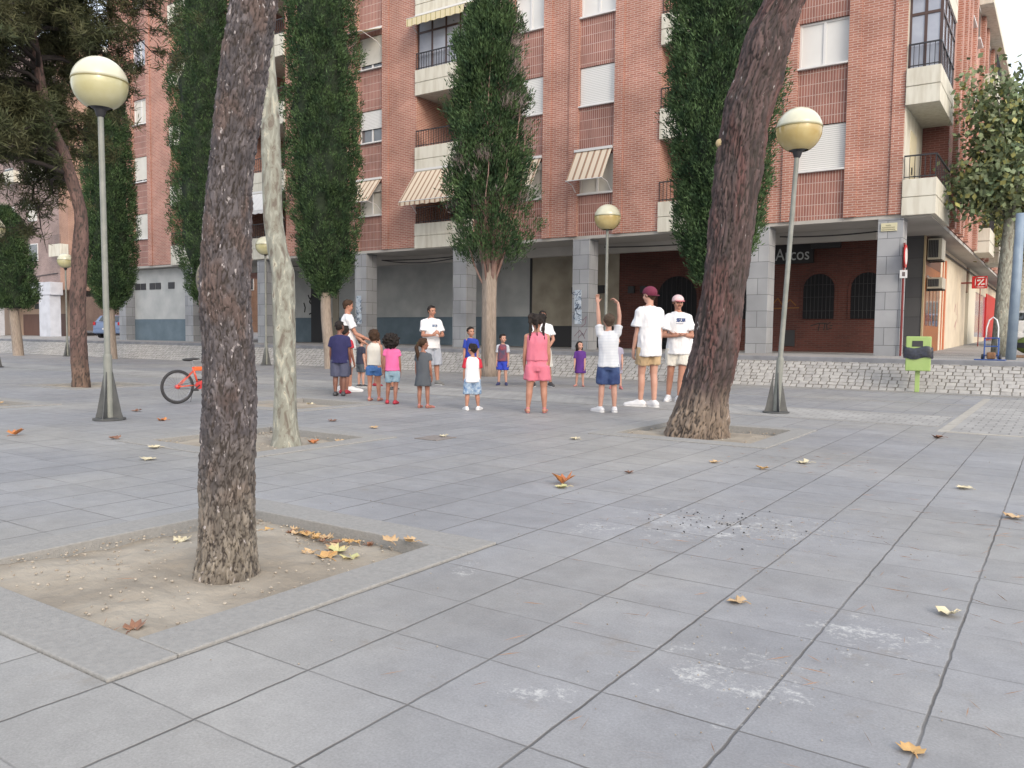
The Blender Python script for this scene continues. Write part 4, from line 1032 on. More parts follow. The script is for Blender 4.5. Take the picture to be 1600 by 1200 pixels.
# street plane trees at the right
M_PLEAF = mat('plane_leaf', (.10,.15,.075,1), (.19,.22,.11,1), scale=1.0, rough=.6, island=.4)
M_PLEAF2 = mat('yellowing_plane_leaf', (.24,.25,.08,1), (.30,.28,.09,1), scale=1.5, rough=.6, island=.3)
def plane_tree(x, y, h0, rad, rz, off, label, seed, n, trunk=.17, yellow=.12, zc=None):
    t = empty('plane_tree', (x, y, 0), 0, label, 'tree', 'plane trees in the side street'); zg = side_z(y)
    mb = MB(); mb.tube([(0, 0, zg-.1), (.02, 0, zg+1.2), (.05, .03, h0*.75), (off[0]*.3, off[1]*.3, h0+.8), (off[0]*.6, off[1]*.6, h0+2)], [trunk*1.2, trunk, trunk*.9, trunk*.7, trunk*.45], 16)
    rp = random.Random(seed); cc = Vector((off[0], off[1], zc)); tips = []
    for k in range(26):
        dd = Vector((rp.gauss(0, 1), rp.gauss(0, 1), rp.gauss(.15, .8))).normalized(); q = cc+Vector((dd.x*rad, dd.y*rad, dd.z*rz))*rp.uniform(.6, .95)
        p = Vector((off[0]*.35, off[1]*.35, h0+rp.uniform(0, 1.2))); mid = (p+q)/2+Vector((0, 0, -.15))
        mb.tube([p, mid, q], [.055, .03, .008], 6); tips += [p+(q-p)*u for u in (.55, .7, .85, 1.0)]
    mb.build('trunk', M_PLANE, t, smooth=True)
    cl = np.array([v[:] for v in tips]); cl = np.repeat(cl, n//len(cl), 0)+nrs.normal(size=(n//len(cl)*len(cl), 3))*np.array([.36, .36, .30])
    d = unit(len(cl)); d[:, 2] -= .5
    ny = int(len(cl)*(1-yellow)); idx = nrs.permutation(len(cl))
    leafmesh('crown', cl[idx[:ny]], d[idx[:ny]], .17, .055, M_PLEAF, t, seed); leafmesh('yellow_leaves', cl[idx[ny:]], d[idx[ny:]], .17, .065, M_PLEAF2, t, seed+1)
    return t
plane_tree(-1.50, 25.6, 4.2, 2.0, 2.3, (.45, .2), 'green plane tree with its grey trunk behind the light blue pole', 31, 12500, zc=6.5)
plane_tree(-2.05, 38, 4.6, 2.0, 1.5, (.3, .2), 'yellowing plane tree farther down the side street', 33, 3000, yellow=.7, zc=5.9, trunk=.2)
plane_tree(-2.0, 47, 5.0, 2.2, 2.2, (.4, 1), 'farthest plane tree down the side street', 35, 2000, yellow=.3, zc=6.5, trunk=.2)
# ================================================================ STREET FURNITURE
M_POST = mat('grey_green_post', A(150,152,146), A(132,136,130), scale=6, rough=.55)
M_POSTD = mat('dark_post_base', A(96,98,98), A(76,78,80), scale=6, rough=.6)
M_GTOP = mat('pale_globe_plastic', A(228,227,204), A(218,217,192), scale=3, rough=.22, coat=.3)
M_GBOT = mat('yellowed_globe_plastic', A(214,210,172), A(200,194,146), scale=3, rough=.18, coat=.4)
M_GBOTW = mat('golden_globe_plastic', A(214,196,140), A(194,170,110), scale=3, rough=.18, coat=.4)
def lamp(x, y, label, lean=(0, 0), h=4.42, gold=False):
    t = empty('street_lamp', (x, y, 0), 0, label, 'street lamp', 'globe lamps of the plaza')
    def P(z): return (lean[0]*z/h, lean[1]*z/h, z)
    mb = MB(); mb.tube([P(0), P(.78), P(.79), P(.82)], [.052, .052, .052, .045], 20); mb.tube([P(.80), P(3.78)], [.036, .034], 18); mb.build('post', M_POST, t, smooth=True, angle=40)
    mb = MB(); a0 = YAW
    for k in range(4):
        a = a0+k*pi/2; dx, dy = cos(a), sin(a); nx_, ny_ = -dy*.006, dx*.006
        mb.poly([(dx*.045+nx_, dy*.045+ny_, .02), (dx*.175+nx_, dy*.175+ny_, .02), (dx*.15+nx_, dy*.15+ny_, .10), (dx*.052+nx_, dy*.052+ny_, .60)], (-2*nx_, -2*ny_, 0))
    mb.lathe((0, 0, 0), [(.05, .005), (.19, .005), (.19, .025), (.06, .035)], 24); mb.build('base_fins', M_POSTD, t)
    px, py, pz = P(3.80); mb = MB(); mb.lathe((px, py, pz-.10), [(.036, 0), (.05, .02), (.07, .09), (.14, .13), (.14, .15)], 20); mb.build('collar', M_IRON, t, smooth=True, angle=40)
    gz = h-.325; gx, gy, _ = P(gz); R = .32
    a1 = -math.acos(.14/R); a2 = .10
    mb = MB(); mb.lathe((gx, gy, gz), [(R*cos(a1+(a2-a1)*i/16), R*sin(a1+(a2-a1)*i/16)) for i in range(17)], 40, cap=False); g = mb.build('globe_bottom', M_GBOTW if gold else M_GBOT, t, smooth=True)
    mb = MB(); mb.lathe((gx, gy, gz), [((R+.003)*cos(a2+(pi/2-a2)*i/14), (R+.003)*sin(a2+(pi/2-a2)*i/14)) for i in range(15)][:-1]+[(.004, R+.003)], 40); mb.build('globe_top', M_GTOP, t, smooth=True)
    mb = MB(); mb.lathe((gx, gy, gz), [(R-.004, R*sin(a2)-.010), (R+.006, R*sin(a2)-.010), (R+.006, R*sin(a2)+.002), (R-.004, R*sin(a2)+.002)], 40, cap=False); mb.build('globe_seam', mat('seam_plastic', A(150,140,90), rough=.4), t)
    return t
lamp(-9.80, 5.52, 'tall globe lamp in the left foreground beside the bicycle', (-.04, -.02))
lamp(-3.49, 12.05, 'slightly leaning globe lamp right of the leaning pine', (.19, .13), gold=True)
lamp(-9.33, 17.78, 'globe lamp behind the boy with raised arms', (0, 0), h=4.3, gold=True)
lamp(-22.47, 18.18, 'globe lamp partly covered by the mottled plane trunk', h=4.35)
lamp(-35.66, 18.28, 'distant globe lamp left of the orange-barked pine')
lamp(-26.2, 11.35, 'globe lamp cut by the left edge of the picture', h=4.4)

# green litter bin
t = empty('litter_bin', (-2.52, 18.62, 0.018), radians(8), 'lime green litter bin with a black bag collar on a short post', 'litter bin')
M_LIME = mat('lime_paint', A(172,198,124), A(160,188,112), scale=4, rough=.4)
mb = MB(); mb.bbox(-.235, -.16, .44, .235, .16, .80, .02); mb.bbox(-.22, -.15, .80, .22, .15, .86, .01); mb.bbox(-.235, -.17, .86, .235, .17, 1.15, .02); mb.build('container', M_LIME, t)
mb = MB(); mb.bbox(-.12, -.178, .94, .08, -.171, 1.06, .002); mb.build('slot', M_DARK, t)
mb = MB(); n_ = 40; rows = []
for z, g in ((.70, .014), (.74, .022), (.80, .018), (.85, .022), (.90, .016), (.93, .008)):
    row = []
    for i in range(n_):
        a = 2*pi*i/n_; sx = max(-1, min(1, cos(a)*1.3)); sy = max(-1, min(1, sin(a)*1.3)); wv = .007*sin(a*9+z*60)+.006*sin(a*17+z*25)
        row.append((sx*(.25+g+wv), sy*(.17+g+wv), z+.018*sin(a*5+1)-.01*cos(a*3)))
    rows.append(row)
mb.rings(rows, cap=False); mb.build('bin_bag', mat('black_plastic', (.02,.022,.028,1), (.035,.04,.06,1), scale=14, rough=.28, bump=.006, bscale=18), t, smooth=True)
mb = MB(); mb.bbox(-.045, -.03, 0, .045, .03, .44, .008); mb.build('post', M_LIME, t)

# traffic sign seen edge-on beside the corner pillar
t = empty('traffic_sign', (-3.60, 23.45, ZP), 0, 'round red and white traffic sign seen edge-on beside the corner pillar', 'sign')
mb = MB(); mb.tube([(0, 0, 0), (0, 0, 2.95)], .028, 10); mb.build('post', mat('dark_red_metal', A(130,40,40), rough=.5), t)
Rz = Matrix.Rotation(radians(92), 4, 'Z')
def disc(mb, r, y0, y1, z):
    mb.poly([Rz @ Vector((r*cos(2*pi*i/32), y0, z+r*sin(2*pi*i/32))) for i in range(32)], Rz.to_3x3() @ Vector((0, y1-y0, 0)))
mb = MB(); disc(mb, .30, -.05, -.03, 2.60); dsk = mb.build('sign_disc', M_RED, t)
mb = MB(); disc(mb, .22, -.056, -.0505, 2.60); mb.build('sign_face', M_WHITE, dsk)
mb = MB(); mb.bbox(-.08, -.06, 2.03, .10, -.04, 2.24, .004); pl = mb.build('small_plate', M_WHITE, t)
mb = MB(); mb.box(-.02, -.064, 2.08, .05, -.061, 2.19); mb.build('plate_mark', mat('grey_mark', A(120,110,110)), pl)

# light blue pole, hand truck, green bundle
t = tag(MB().tube([(-1.03, 21.6, ZP-.02), (-.99, 21.62, 2.5), (-.97, 21.64, 3.95)], [.105, .10, .09], 20).build('pole', mat('light_blue_pole', A(150,168,186), A(132,150,170), scale=4, rough=.5), smooth=True), 'thick light blue pole between the hand truck and the green bundle', 'pole')
t = empty('hand_truck', (-1.34, 20.45, ZP), radians(-6), 'blue hand truck with a white hooped handle leaning by the blue pole', 'hand truck'); t.scale = (.89, .89, .89)
M_BLUE = mat('blue_paint', A(60,96,168), rough=.45)
mb = MB()
for xx in (-.15, .15): mb.tube([(xx, 0, .03), (xx, .02, .55)], .018, 8)
for zz in (.12, .34, .54): mb.tube([(-.15, .01, zz), (.15, .01, zz)], .014, 8)
mb.build('frame', M_BLUE, t)
mb = MB(); mb.tube([(-.13, .02, .55), (-.125, .05, .80), (-.08, .07, .98), (0, .08, 1.05), (.08, .07, .98), (.125, .05, .80), (.13, .02, .05)], .017, 8); mb.build('handle', M_WHITE, t, smooth=True)
mb = MB(); mb.bbox(-.34, -.16, 0, .32, .06, .025, .006); mb.build('toe_plate', M_BLUE, t)
for xx in (-.19, .19):
    mb = MB(); mb.rings([[(xx+dx, .04+r*cos(2*pi*i/20), .075+r*sin(2*pi*i/20)) for i in range(20)] for dx, r in ((-.02, .05), (-.02, .075), (.02, .075), (.02, .05))]); wl = mb.build('wheel', M_IRON, t, smooth=False)
t = tag(MB().bbox(-.08, -.07, 0, .09, .07, .15, .03).build('stone', mat('brown_stone', A(150,110,80), A(110,84,66), scale=12, rough=.9)), 'small brown block lying on the hand truck plate', 'block'); t.location = (-1.34, 20.38, ZP+.026)
t = empty('bundle', (-.55, 24.6, ZP), 0, 'low rounded green bundle with a black band, at the right edge beside the blue pole', 'bundle')
mb = MB(); mb.ell((0, 0, .32), (.55, .35, .27), n=30, k=16); mb.build('cover', mat('green_canvas', A(122,140,72), A(100,118,58), scale=5, rough=.7, bump=.01), t, smooth=True)
mb = MB(); mb.rings([[(rx*cos(2*pi*i/30), ry*sin(2*pi*i/30), z) for i in range(30)] for z, rx, ry in ((.25, .545, .345), (.25, .565, .365), (.38, .565, .365), (.38, .545, .345))], cap=False); mb.build('band', M_IRON, t)
mb = MB(); mb.bbox(-.55, -.3, .0, .6, .3, .06, .01); mb.build('board', mat('worn_board', A(150,120,96), rough=.8), t)

# bicycle
def bicycle():
    px, py = -11.25, 7.42
    bear = atan2(-px, py); hd = bear-pi/2+radians(14)      # heading (towards picture right, a little away)
    t = empty('bicycle', (px, py, 0), 0, "child's orange bicycle with black saddle, front half behind the nearest pine trunk", 'bicycle')
    t.rotation_euler = (0, 0, 0)
    t.rotation_euler[2] = bear+radians(0)+radians(24)       # local +X = forward
    R = .262; xb = .80
    M_OR = mat('orange_paint_gloss', A(236,96,60), A(224,80,56), scale=6, rough=.3, coat=.4); M_RP = mat('red_paint_gloss', A(206,60,60), rough=.35, coat=.3)
    M_TY = mat('tyre_rubber', (.03,.03,.033,1), rough=.8); M_CH = mat('chrome', A(200,200,205), rough=.25, metal=.9)
    for xx in (0, xb):
        mb = MB(); rr_ = []
        for i in range(48):
            a = 2*pi*i/48; rr_.append([(xx+(R-.022+.022*cos(b_))*cos(a), .020*sin(b_), R+(R-.022+.022*cos(b_))*sin(a)) for b_ in [2*pi*j/10 for j in range(10)]])
        rr_.append(rr_[0]); mb.rings(rr_, cap=False); wh = mb.build('wheel', M_TY, t, smooth=True)
        mb = MB(); rr_ = []
        for i in range(48):
            a = 2*pi*i/48; rr_.append([(xx+(R-.048+.007*cos(b_))*cos(a), .010*sin(b_), R+(R-.048+.007*cos(b_))*sin(a)) for b_ in [2*pi*j/6 for j in range(6)]])
        rr_.append(rr_[0]); mb.rings(rr_, cap=False); mb.build('rim', M_CH, wh)
        mb = MB()
        for i in range(20):
            a = 2*pi*i/20; mb.tube([(xx+.015*cos(a), .012*(-1)**i, R+.015*sin(a)), (xx+(R-.05)*cos(a+.12), 0, R+(R-.05)*sin(a+.12))], .0012, 4)
        mb.build('spokes', M_CH, wh)
        mb = MB(); mb.rings([[(xx+r*cos(2*pi*i/14), y_, R+r*sin(2*pi*i/14)) for i in range(14)] for y_, r in ((-.04, .012), (-.03, .035), (.03, .035), (.04, .012))]); mb.build('hub', M_RP, wh)
    bb = (.33, 0, .28); st = (.245, 0, .56); ht = (.62, 0, .60)
    mb = MB(); mb.tube([bb, st], .016, 10); mb.tube([(st[0]+.01, 0, .52), (ht[0], 0, .56)], .018, 10); mb.tube([bb, (ht[0]+.01, 0, .52)], .019, 10); mb.tube([(ht[0]-.015, 0, .64), (ht[0]+.02, 0, .50)], .02, 10)
    for s_ in (-.03, .03):
        mb.tube([(0, s_*1.4, R), bb], .009, 8); mb.tube([(0, s_*1.4, R), (st[0]+.01, s_*.4, .50)], .009, 8)
    mb.tube([(ht[0]+.02, -.035, .5), (xb, -.04, R)], .012, 8); mb.tube([(ht[0]+.02, .035, .5), (xb, .04, R)], .012, 8)
    mb.build('frame', M_OR, t, smooth=True)
    mb = MB(); mb.bbox(st[0]+.02, -.024, .50, st[0]+.24, .024, .565, .012); mb.build('tube_pad', mat('orange_pad', A(244,110,50), rough=.6), t)
    mb = MB(); mb.tube([st, (.225, 0, .66)], .011, 8); mb.build('seat_post', M_CH, t)
    mb = MB(); mb.ell((.17, 0, .675), (.085, .075, .024), n=20); mb.ell((.26, 0, .685), (.10, .028, .018), n=16); mb.build('saddle', M_TY, t, smooth=True)
    mb = MB(); mb.tube([(ht[0]-.015, 0, .64), (ht[0]-.02, 0, .72), (ht[0]-.02, -.10, .75), (ht[0]-.07, -.25, .75)], .011, 8); mb.tube([(ht[0]-.02, 0, .72), (ht[0]-.02, .10, .75), (ht[0]-.07, .25, .75)], .011, 8); hb = mb.build('handlebar', M_IRON, t)
    for s_ in (-1, 1):
        mb = MB(); mb.tube([(ht[0]-.055, s_*.19, .75), (ht[0]-.085, s_*.29, .75)], .016, 10); mb.build('grip', M_TY, hb)
    mb = MB(); mb.rings([[(bb[0]+r*cos(2*pi*i/24), y_, bb[2]+r*sin(2*pi*i/24)) for i in range(24)] for y_, r in ((-.045, .02), (-.043, .065), (-.038, .065), (-.036, .02))]); cr_ = mb.build('chainring', M_RP, t)
    mb = MB(); mb.tube([(bb[0], -.055, bb[2]), (bb[0]-.09, -.06, bb[2]-.07)], .010, 6); mb.tube([(bb[0], .055, bb[2]), (bb[0]+.09, .06, bb[2]+.07)], .010, 6); mb.bbox(bb[0]-.135, -.14, bb[2]-.085, bb[0]-.055, -.065, bb[2]-.06, .004); mb.bbox(bb[0]+.055, .065, bb[2]+.06, bb[0]+.135, .14, bb[2]+.085, .004); mb.build('pedals', M_TY, t)
    mb = MB(); mb.tube([(0, -.045, R+.03), (bb[0], -.045, bb[2]+.06)], .004, 5); mb.tube([(0, -.045, R-.03), (bb[0], -.045, bb[2]-.06)], .004, 5); mb.build('chain', M_IRON, t)
    mb = MB(); mb.tube([(bb[0]-.06, .05, .24), (bb[0]-.07, .12, .01)], .007, 6); mb.build('kickstand', M_CH, t)
bicycle()

# parked cars
def car(x, y, rz, paint, label, group='cars parked in the streets behind'):
    t = empty('parked_car', (x, y, side_z(y)), rz, label, 'car', group)
    L2, W = 2.0, .87
    prof = [(-L2, .35), (-L2-.03, .60), (-L2+.02, .95), (-L2+.22, 1.02), (-L2+.48, 1.36), (-L2+.9, 1.45), (.2, 1.44), (.95, 1.02), (1.75, .86), (L2+.02, .66), (L2+.03, .35)]
    mb = MB(); rows = []
    for k, (yy, s_) in enumerate(((-W, .0), (-W*.985, .0), (-W*.8, 1.0), (0, 1.02), (W*.8, 1.0), (W*.985, 0), (W, 0))):
        row = []
        for (px, pz) in prof:
            tin = 0 if pz < 1.0 else (pz-1.0)*.35
            yq = yy if abs(yy) < W*.82 else yy*(1-tin/W*1.0)
            row.append((px*(1 if abs(yy) < W*.9 else .985), yq*(1-tin*.25), pz if abs(yy) < W*.82 else min(pz, .35+(pz-.35)*.985)))
        row += [(L2-.1, yy, .25), (-L2+.1, yy, .25)]
        rows.append(row)
    mb.rings(rows); bd = mb.build('body', paint, t, smooth=True, angle=35)
    G = mat('car_glass', (.02,.025,.03,1), rough=.05, spec=1)
    mb = MB(); mb.quad((-L2+.205, -.62, 1.04), (-L2+.205, .62, 1.04), (-L2+.465, .55, 1.35), (-L2+.465, -.55, 1.35)); mb.build('rear_window', G, t, fixn=False).location.x = -.012
    mb = MB(); mb.quad((.94, -.62, 1.045), (.94, .62, 1.045), (.24, .55, 1.43), (.24, -.55, 1.43)); mb.build('windscreen', G, t, fixn=False).location.x = .02
    for s_ in (-1, 1):
        mb = MB(); mb.poly([(-1.3, s_*.865, 1.02), (.8, s_*.865, 1.02), (.2, s_*.80, 1.36), (-1.15, s_*.80, 1.38)], (0, s_*.02, 0)); mb.build('side_window', G, t)
        mb = MB(); mb.bbox(-L2-.045, s_*.78-.07, .78, -L2+.02, s_*.78+.07, .98, .01); mb.build('tail_light', mat('tail_red', A(190,30,40), rough=.2), t)
        mb = MB(); mb.bbox(L2-.25, s_*.62-.14, .66, L2+.01, s_*.62+.14, .78, .02); mb.build('headlight', mat('lamp_glass', A(220,225,230), rough=.1), t)
        for xx in (-1.28, 1.25):
            mb = MB(); mb.rings([[(xx+r*cos(2*pi*i/24), s_*y_, .31+r*sin(2*pi*i/24)) for i in range(24)] for y_, r in ((.68, .2), (.68, .31), (.885, .31), (.885, .2))]); wh = mb.build('wheel', MATS['tyre_rubber'], t)
            mb = MB(); mb.rings([[(xx+r*cos(2*pi*i/24), s_*y_, .31+r*sin(2*pi*i/24)) for i in range(24)] for y_, r in ((.86, .2), (.89, .2), (.895, .05))]); mb.build('rim', MATS['chrome'], wh)
    mb = MB(); mb.bbox(-L2-.05, -.26, .50, -L2-.025, .26, .61, .003); mb.build('number_plate', M_WHITE, t)
    mb = MB(); mb.bbox(-L2-.06, -.86, .30, -L2+.1, .86, .52, .03); mb.build('bumper', paint, t)
    return t
car(-49.5, 29.0, radians(90+30), mat('silver_blue_paint', A(120,140,175), rough=.3, metal=.3, coat=.5), 'silver-blue hatchback parked beyond the left end of the arcade')
car(-1.2, 41.5, radians(90), mat('white_car_paint', A(236,238,240), rough=.3, coat=.5), 'white car parked down the side street behind the blue pole')
car(-1.3, 52, radians(90), mat('blue_car_paint', A(70,110,170), rough=.3, coat=.5), 'blue car parked farthest down the side street')
mb = MB(); mb.box(-5.66, 6.5, .002, -5.36, 6.84, .008)
tag(mb.build('manhole_cover', mat('rusty_iron', (.17,.15,.14,1), (.22,.20,.19,1), scale=30, rough=.8, bump=.003, bscale=120)), 'square iron inspection cover flush in the slabs beside the plane tree pit', 'manhole cover')

# ================================================================ FALLEN LEAVES
M_LEAF = {k: mat(k+'_leaf', a, b, scale=14, rough=.7) for k, a, b in (
    ('ochre', (.52,.33,.13,1), (.38,.22,.09,1)), ('tan', (.50,.36,.21,1), (.36,.24,.13,1)), ('brown', (.24,.12,.07,1), (.15,.075,.05,1)),
    ('green', (.40,.42,.20,1), (.50,.42,.22,1)), ('orange', (.55,.22,.06,1), (.35,.12,.05,1)), ('pale', (.60,.54,.38,1), (.48,.42,.28,1)))}
def leaf(x, y, size, kind, label, rz, curl=.5, z=.006, name='fallen_leaf', n_up=1):
    mb = MB(); rl = random.Random(hash((round(x, 2), round(y, 2))) % 9999 if False else int(abs(x*1000)+abs(y*777)) % 9999)
    lob = [(-.50,.02,.05),(-.75,.55,.0),(-.50,.52,.0),(-.54,.92,.0),(-.26,.82,.0),(0,1.15,.0),(.26,.82,.0),(.54,.92,.0),(.50,.52,.0),(.75,.55,.0),(.50,.02,.0),(.12,.12,0),(0,-.02,0),(-.12,.12,0)]
    ring = []; s = size/1.7
    for u, v, _ in lob:
        u += rl.uniform(-.06, .06); v += rl.uniform(-.06, .06); r2 = u*u+(v-.45)**2
        ring.append(Vector((u*s, v*s, s*curl*(.6*r2+rl.uniform(-.1, .22)))))
    c = Vector((0, .45*s, .0)); vs = [c]+ring; n = len(ring)
    mb.add(vs, [(0, 1+i, 1+(i+1) % n) for i in range(n)])
    mb.tube([(0, 0, .004), (.02*s, -.3*s, .012), (.1*s, -.62*s, .004)], .0022, 5)
    o = mb.build(name, M_LEAF[kind], fixn=False); o.location = (x, y, z); o.rotation_euler = (rl.uniform(-.1, .1), rl.uniform(-.1, .1), rz)
    sd = o.modifiers.new('s', 'SOLIDIFY'); sd.thickness = .0012
    return tag(o, label, 'leaf', 'fallen leaves')
# ---- the leaves lying about (positions read off the slabs)
leaf(-3.03, 5.14, .20, 'orange', 'upright orange plane leaf lying alone in the middle of the slabs', .6, 1.6)
leaf(-2.95, 5.06, .13, 'green', 'greenish leaf touching the upright orange leaf', 2.0, .6)
leaf(-1.06, 3.27, .105, 'tan', 'large tan leaf lying on the near right slabs', 1.2, .55)
leaf(-.33, 3.66, .12, 'pale', 'pale curled leaf near the right edge, above the tan one', 2.6, .7)
leaf(-.29, 2.33, .085, 'ochre', 'ochre leaf at the bottom right beside a slab joint', .3, .5)
leaf(-1.83, 7.35, .16, 'pale', 'whitish leaf among pine needles in front of the leaning pine pit', 1.7, .6)
leaf(-2.06, 6.75, .13, 'ochre', 'small ochre leaf below the whitish leaf by the leaning pine', .2, .8)
leaf(-2.49, 6.9, .12, 'tan', 'small tan leaf left of the whitish leaf by the leaning pine', 2.2, .6)
leaf(-.55, 6.8, .14, 'pale', 'flat pale leaf on the slabs right of the leaning pine pit', 1.0, .5)
leaf(-.20, 5.9, .15, 'tan', 'tan leaf lying at the right edge of the slabs', 2.5, .6)
leaf(-2.85, 3.10, .115, 'tan', 'tan leaf lying over the far kerb corner of the nearest earth square', 1.1, .9, z=.016)
leaf(-2.77, 3.19, .10, 'tan', 'second tan leaf, right end of the kerb corner of the nearest earth square', 2.0, .9, z=.016)
for i, (x, y, s, k) in enumerate(((-3.12,2.95,.13,'green'), (-3.05,2.86,.14,'ochre'), (-3.17,3.04,.12,'tan'), (-3.00,2.95,.12,'green'), (-3.28,3.08,.10,'brown'), (-3.38,3.12,.10,'tan'), (-3.50,3.13,.11,'ochre'), (-3.22,2.90,.1,'tan'), (-3.62,3.14,.09,'tan'), (-3.80,3.05,.09,'ochre'), (-3.95,2.6,.12,'pale'))):
    leaf(x, y, s, k, ['yellow-green leaf leading the heap in the nearest earth square', 'ochre leaf on top of the heap in the nearest earth square', 'tan leaf at the back of the heap in the nearest earth square', 'greenish leaf at the right of the heap in the nearest earth square',
        'brown leaf against the far kerb behind the heap of leaves', 'tan leaf against the far kerb left of the brown one', 'ochre leaf against the far kerb close to the pine trunk', 'small tan leaf between the heap and the nearest pine trunk', 'small leaf showing just right of the nearest pine trunk by the kerb', 'ochre leaf behind the nearest pine trunk, left side', 'long pale leaf left of the nearest pine trunk on the earth'][i], i*1.3, .8, z=-.048)
for i in range(16):
    q = rnd.random(); leaf(-3.0-q*.75+rnd.uniform(-.02, .02), 3.175-rnd.random()**2*.16, rnd.uniform(.045, .075), rnd.choice(('tan', 'ochre', 'brown')), 'small curled dry leaf in the drift along the far kerb of the nearest earth square', rnd.uniform(0, 6), 1.1, z=-.05)
for i in range(8):
    leaf(rnd.uniform(-14, -12.7), rnd.uniform(5.2, 5.95), rnd.uniform(.09, .14), rnd.choice(('tan', 'ochre', 'brown')), 'dry brown leaf in the earth square at the left edge', rnd.uniform(0, 6), 1.0, z=-.03)
leaf(-2.83, 1.66, .10, 'brown', 'reddish brown leaf in the front corner of the nearest earth square', .4, .9, z=-.015)
leaf(-9.05, 4.05, .20, 'orange', 'rusty orange leaf on the slabs near the left edge', .4, 1.2); leaf(-7.95, 4.55, .14, 'brown', 'reddish leaf lying below the left lamp post', 1.5, .8)
leaf(-7.05, 4.45, .15, 'pale', 'pale yellow leaf left of the nearest pine trunk', 2.4, .6); leaf(-6.45, 3.95, .17, 'pale', 'flat pale leaf below the pale yellow one, left of the nearest pine', .7, .4)
leaf(-10.5, 6.3, .18, 'brown', 'brown leaf between the left lamp post and the left edge', 1.0, .6); leaf(-9.2, 5.9, .16, 'orange', 'orange leaf right at the foot of the left lamp post', 2.0, .7)
leaf(-6.35, 5.75, .16, 'orange', 'orange leaf in the earth of the mottled plane tree', 1.1, .9, z=-.03); leaf(-6.2, 6.0, .14, 'tan', 'tan leaf at the kerb of the mottled plane pit', 2.1, .7, z=-.03); leaf(-6.6, 5.1, .14, 'ochre', 'ochre leaf left of the mottled plane trunk', .1, .6, z=-.02)
leaf(-7.55, 7.1, .15, 'brown', 'dark red leaf on the slabs behind the mottled plane pit', .3, .6); leaf(-6.6, 6.9, .13, 'tan', 'tan leaf on the slabs left of the inspection cover', 1.3, .6); leaf(-9.9, 8.9, .16, 'pale', 'pale leaf in the earth square behind the mottled plane', 1.8, .8, z=-.03)
leaf(-5.45, 6.75, .12, 'pale', 'whitish leaf lying on the inspection cover', .9, .6, z=.014); leaf(-4.25, 7.5, .15, 'pale', 'pale leaf on the slabs below the boy with raised arms', 1.2, .5)
leaf(-2.85, 5.9, .10, 'brown', 'small dark leaf right of the upright orange leaf', .8, .9); leaf(-1.1, 10.2, .16, 'brown', 'brown leaf beyond the right kerb of the leaning pine pit', 1.9, .8)
# droppings of needles: uncountable
def needles(name, pts, n, spread, seed, label):
    rs = np.random.RandomState(seed); base = []; dr = []
    for (x, y, s) in pts:
        k = int(n*s); p = np.stack([x+rs.normal(size=k)*spread, y+rs.normal(size=k)*spread, np.full(k, .006)+rs.uniform(0, .004, k)], 1); base.append(p)
    base = np.concatenate(base); a = rs.uniform(0, 2*pi, len(base)); d = np.stack([np.cos(a), np.sin(a), rs.uniform(-.01, .02, len(base))], 1)
    o = leafmesh(name, base, d, .095, .0013, mat('dry_needle', (.30,.17,.10,1), (.22,.13,.08,1), scale=9, rough=.8), None, seed); return tag(o, label, 'needles', kind='stuff')
needles('pine_needles', [(-1.1+.5*rnd.uniform(-1, 1)*k, 2.3+k*.55+rnd.uniform(-.3, .3), 1) for k in range(9)]+[(-.4+rnd.uniform(-.5, .5), 1.8+.6*k, 1) for k in range(8)]+[(-2.1, 7.7, 3), (-1.9, 7.4, 2), (-3.4, 1.9, 1)], 13, .35, 8, 'thin dry pine needles scattered over the slabs')
# crumbs and pebbles in the earth squares
mb = MB(); rl = random.Random(9)
for _ in range(650):
    i = rl.choice((0, 0, 0, 0, 1, 2)); x0, x1, y0, y1, kw = PITS[i]; s = rl.uniform(.003, .010)*(1 if i == 0 else 1.6); x = rl.uniform(x0+.02, x1-.02); y = rl.uniform(y0+.02, y1-.02)
    if rl.random() < .55: y = y1-rl.random()**2*.3 if rl.random() < .5 else y; x = x0+rl.random()**2*.25 if rl.random() < .4 else x
    z = -.045+.045*(1-(y-y0)/(y1-y0)); mb.ell((x, y, z), (s, s*rl.uniform(.6, 1), s*.6), n=6, k=4)
for _ in range(420):
    a = rl.gauss(0, 1), rl.gauss(0, 1); c = rl.choice(((-1.55, 4.55, .33), (-1.2, 4.7, .25), (-.86, 2.6, .3), (-.6, 5, 1.6), (-2.2, 3.6, 1.2))); s = rl.uniform(.0015, .004); mb.ell((c[0]+a[0]*c[2], c[1]+a[1]*c[2], .003), (s, s, s*.6), n=6, k=4)
tag(mb.build('gravel_crumbs', mat('crumbs', (.22,.18,.14,1), (.42,.38,.32,1), scale=40, rough=.9), fixn=False), 'loose earth crumbs and grit in the tree pits and on the slabs', 'grit', kind='stuff')
mb = MB()
for _ in range(60):
    a = rl.gauss(0, 1), rl.gauss(0, 1); s = rl.uniform(.003, .008); mb.ell((-1.62+a[0]*.23, 4.62+a[1]*.16, .005), (s, s*.7, s*.5), n=6, k=4)
tag(mb.build('charred_crumbs', mat('charred', (.04,.04,.04,1), rough=.9), fixn=False), 'black burnt crumbs inside the stained slab area', 'crumbs', kind='stuff')
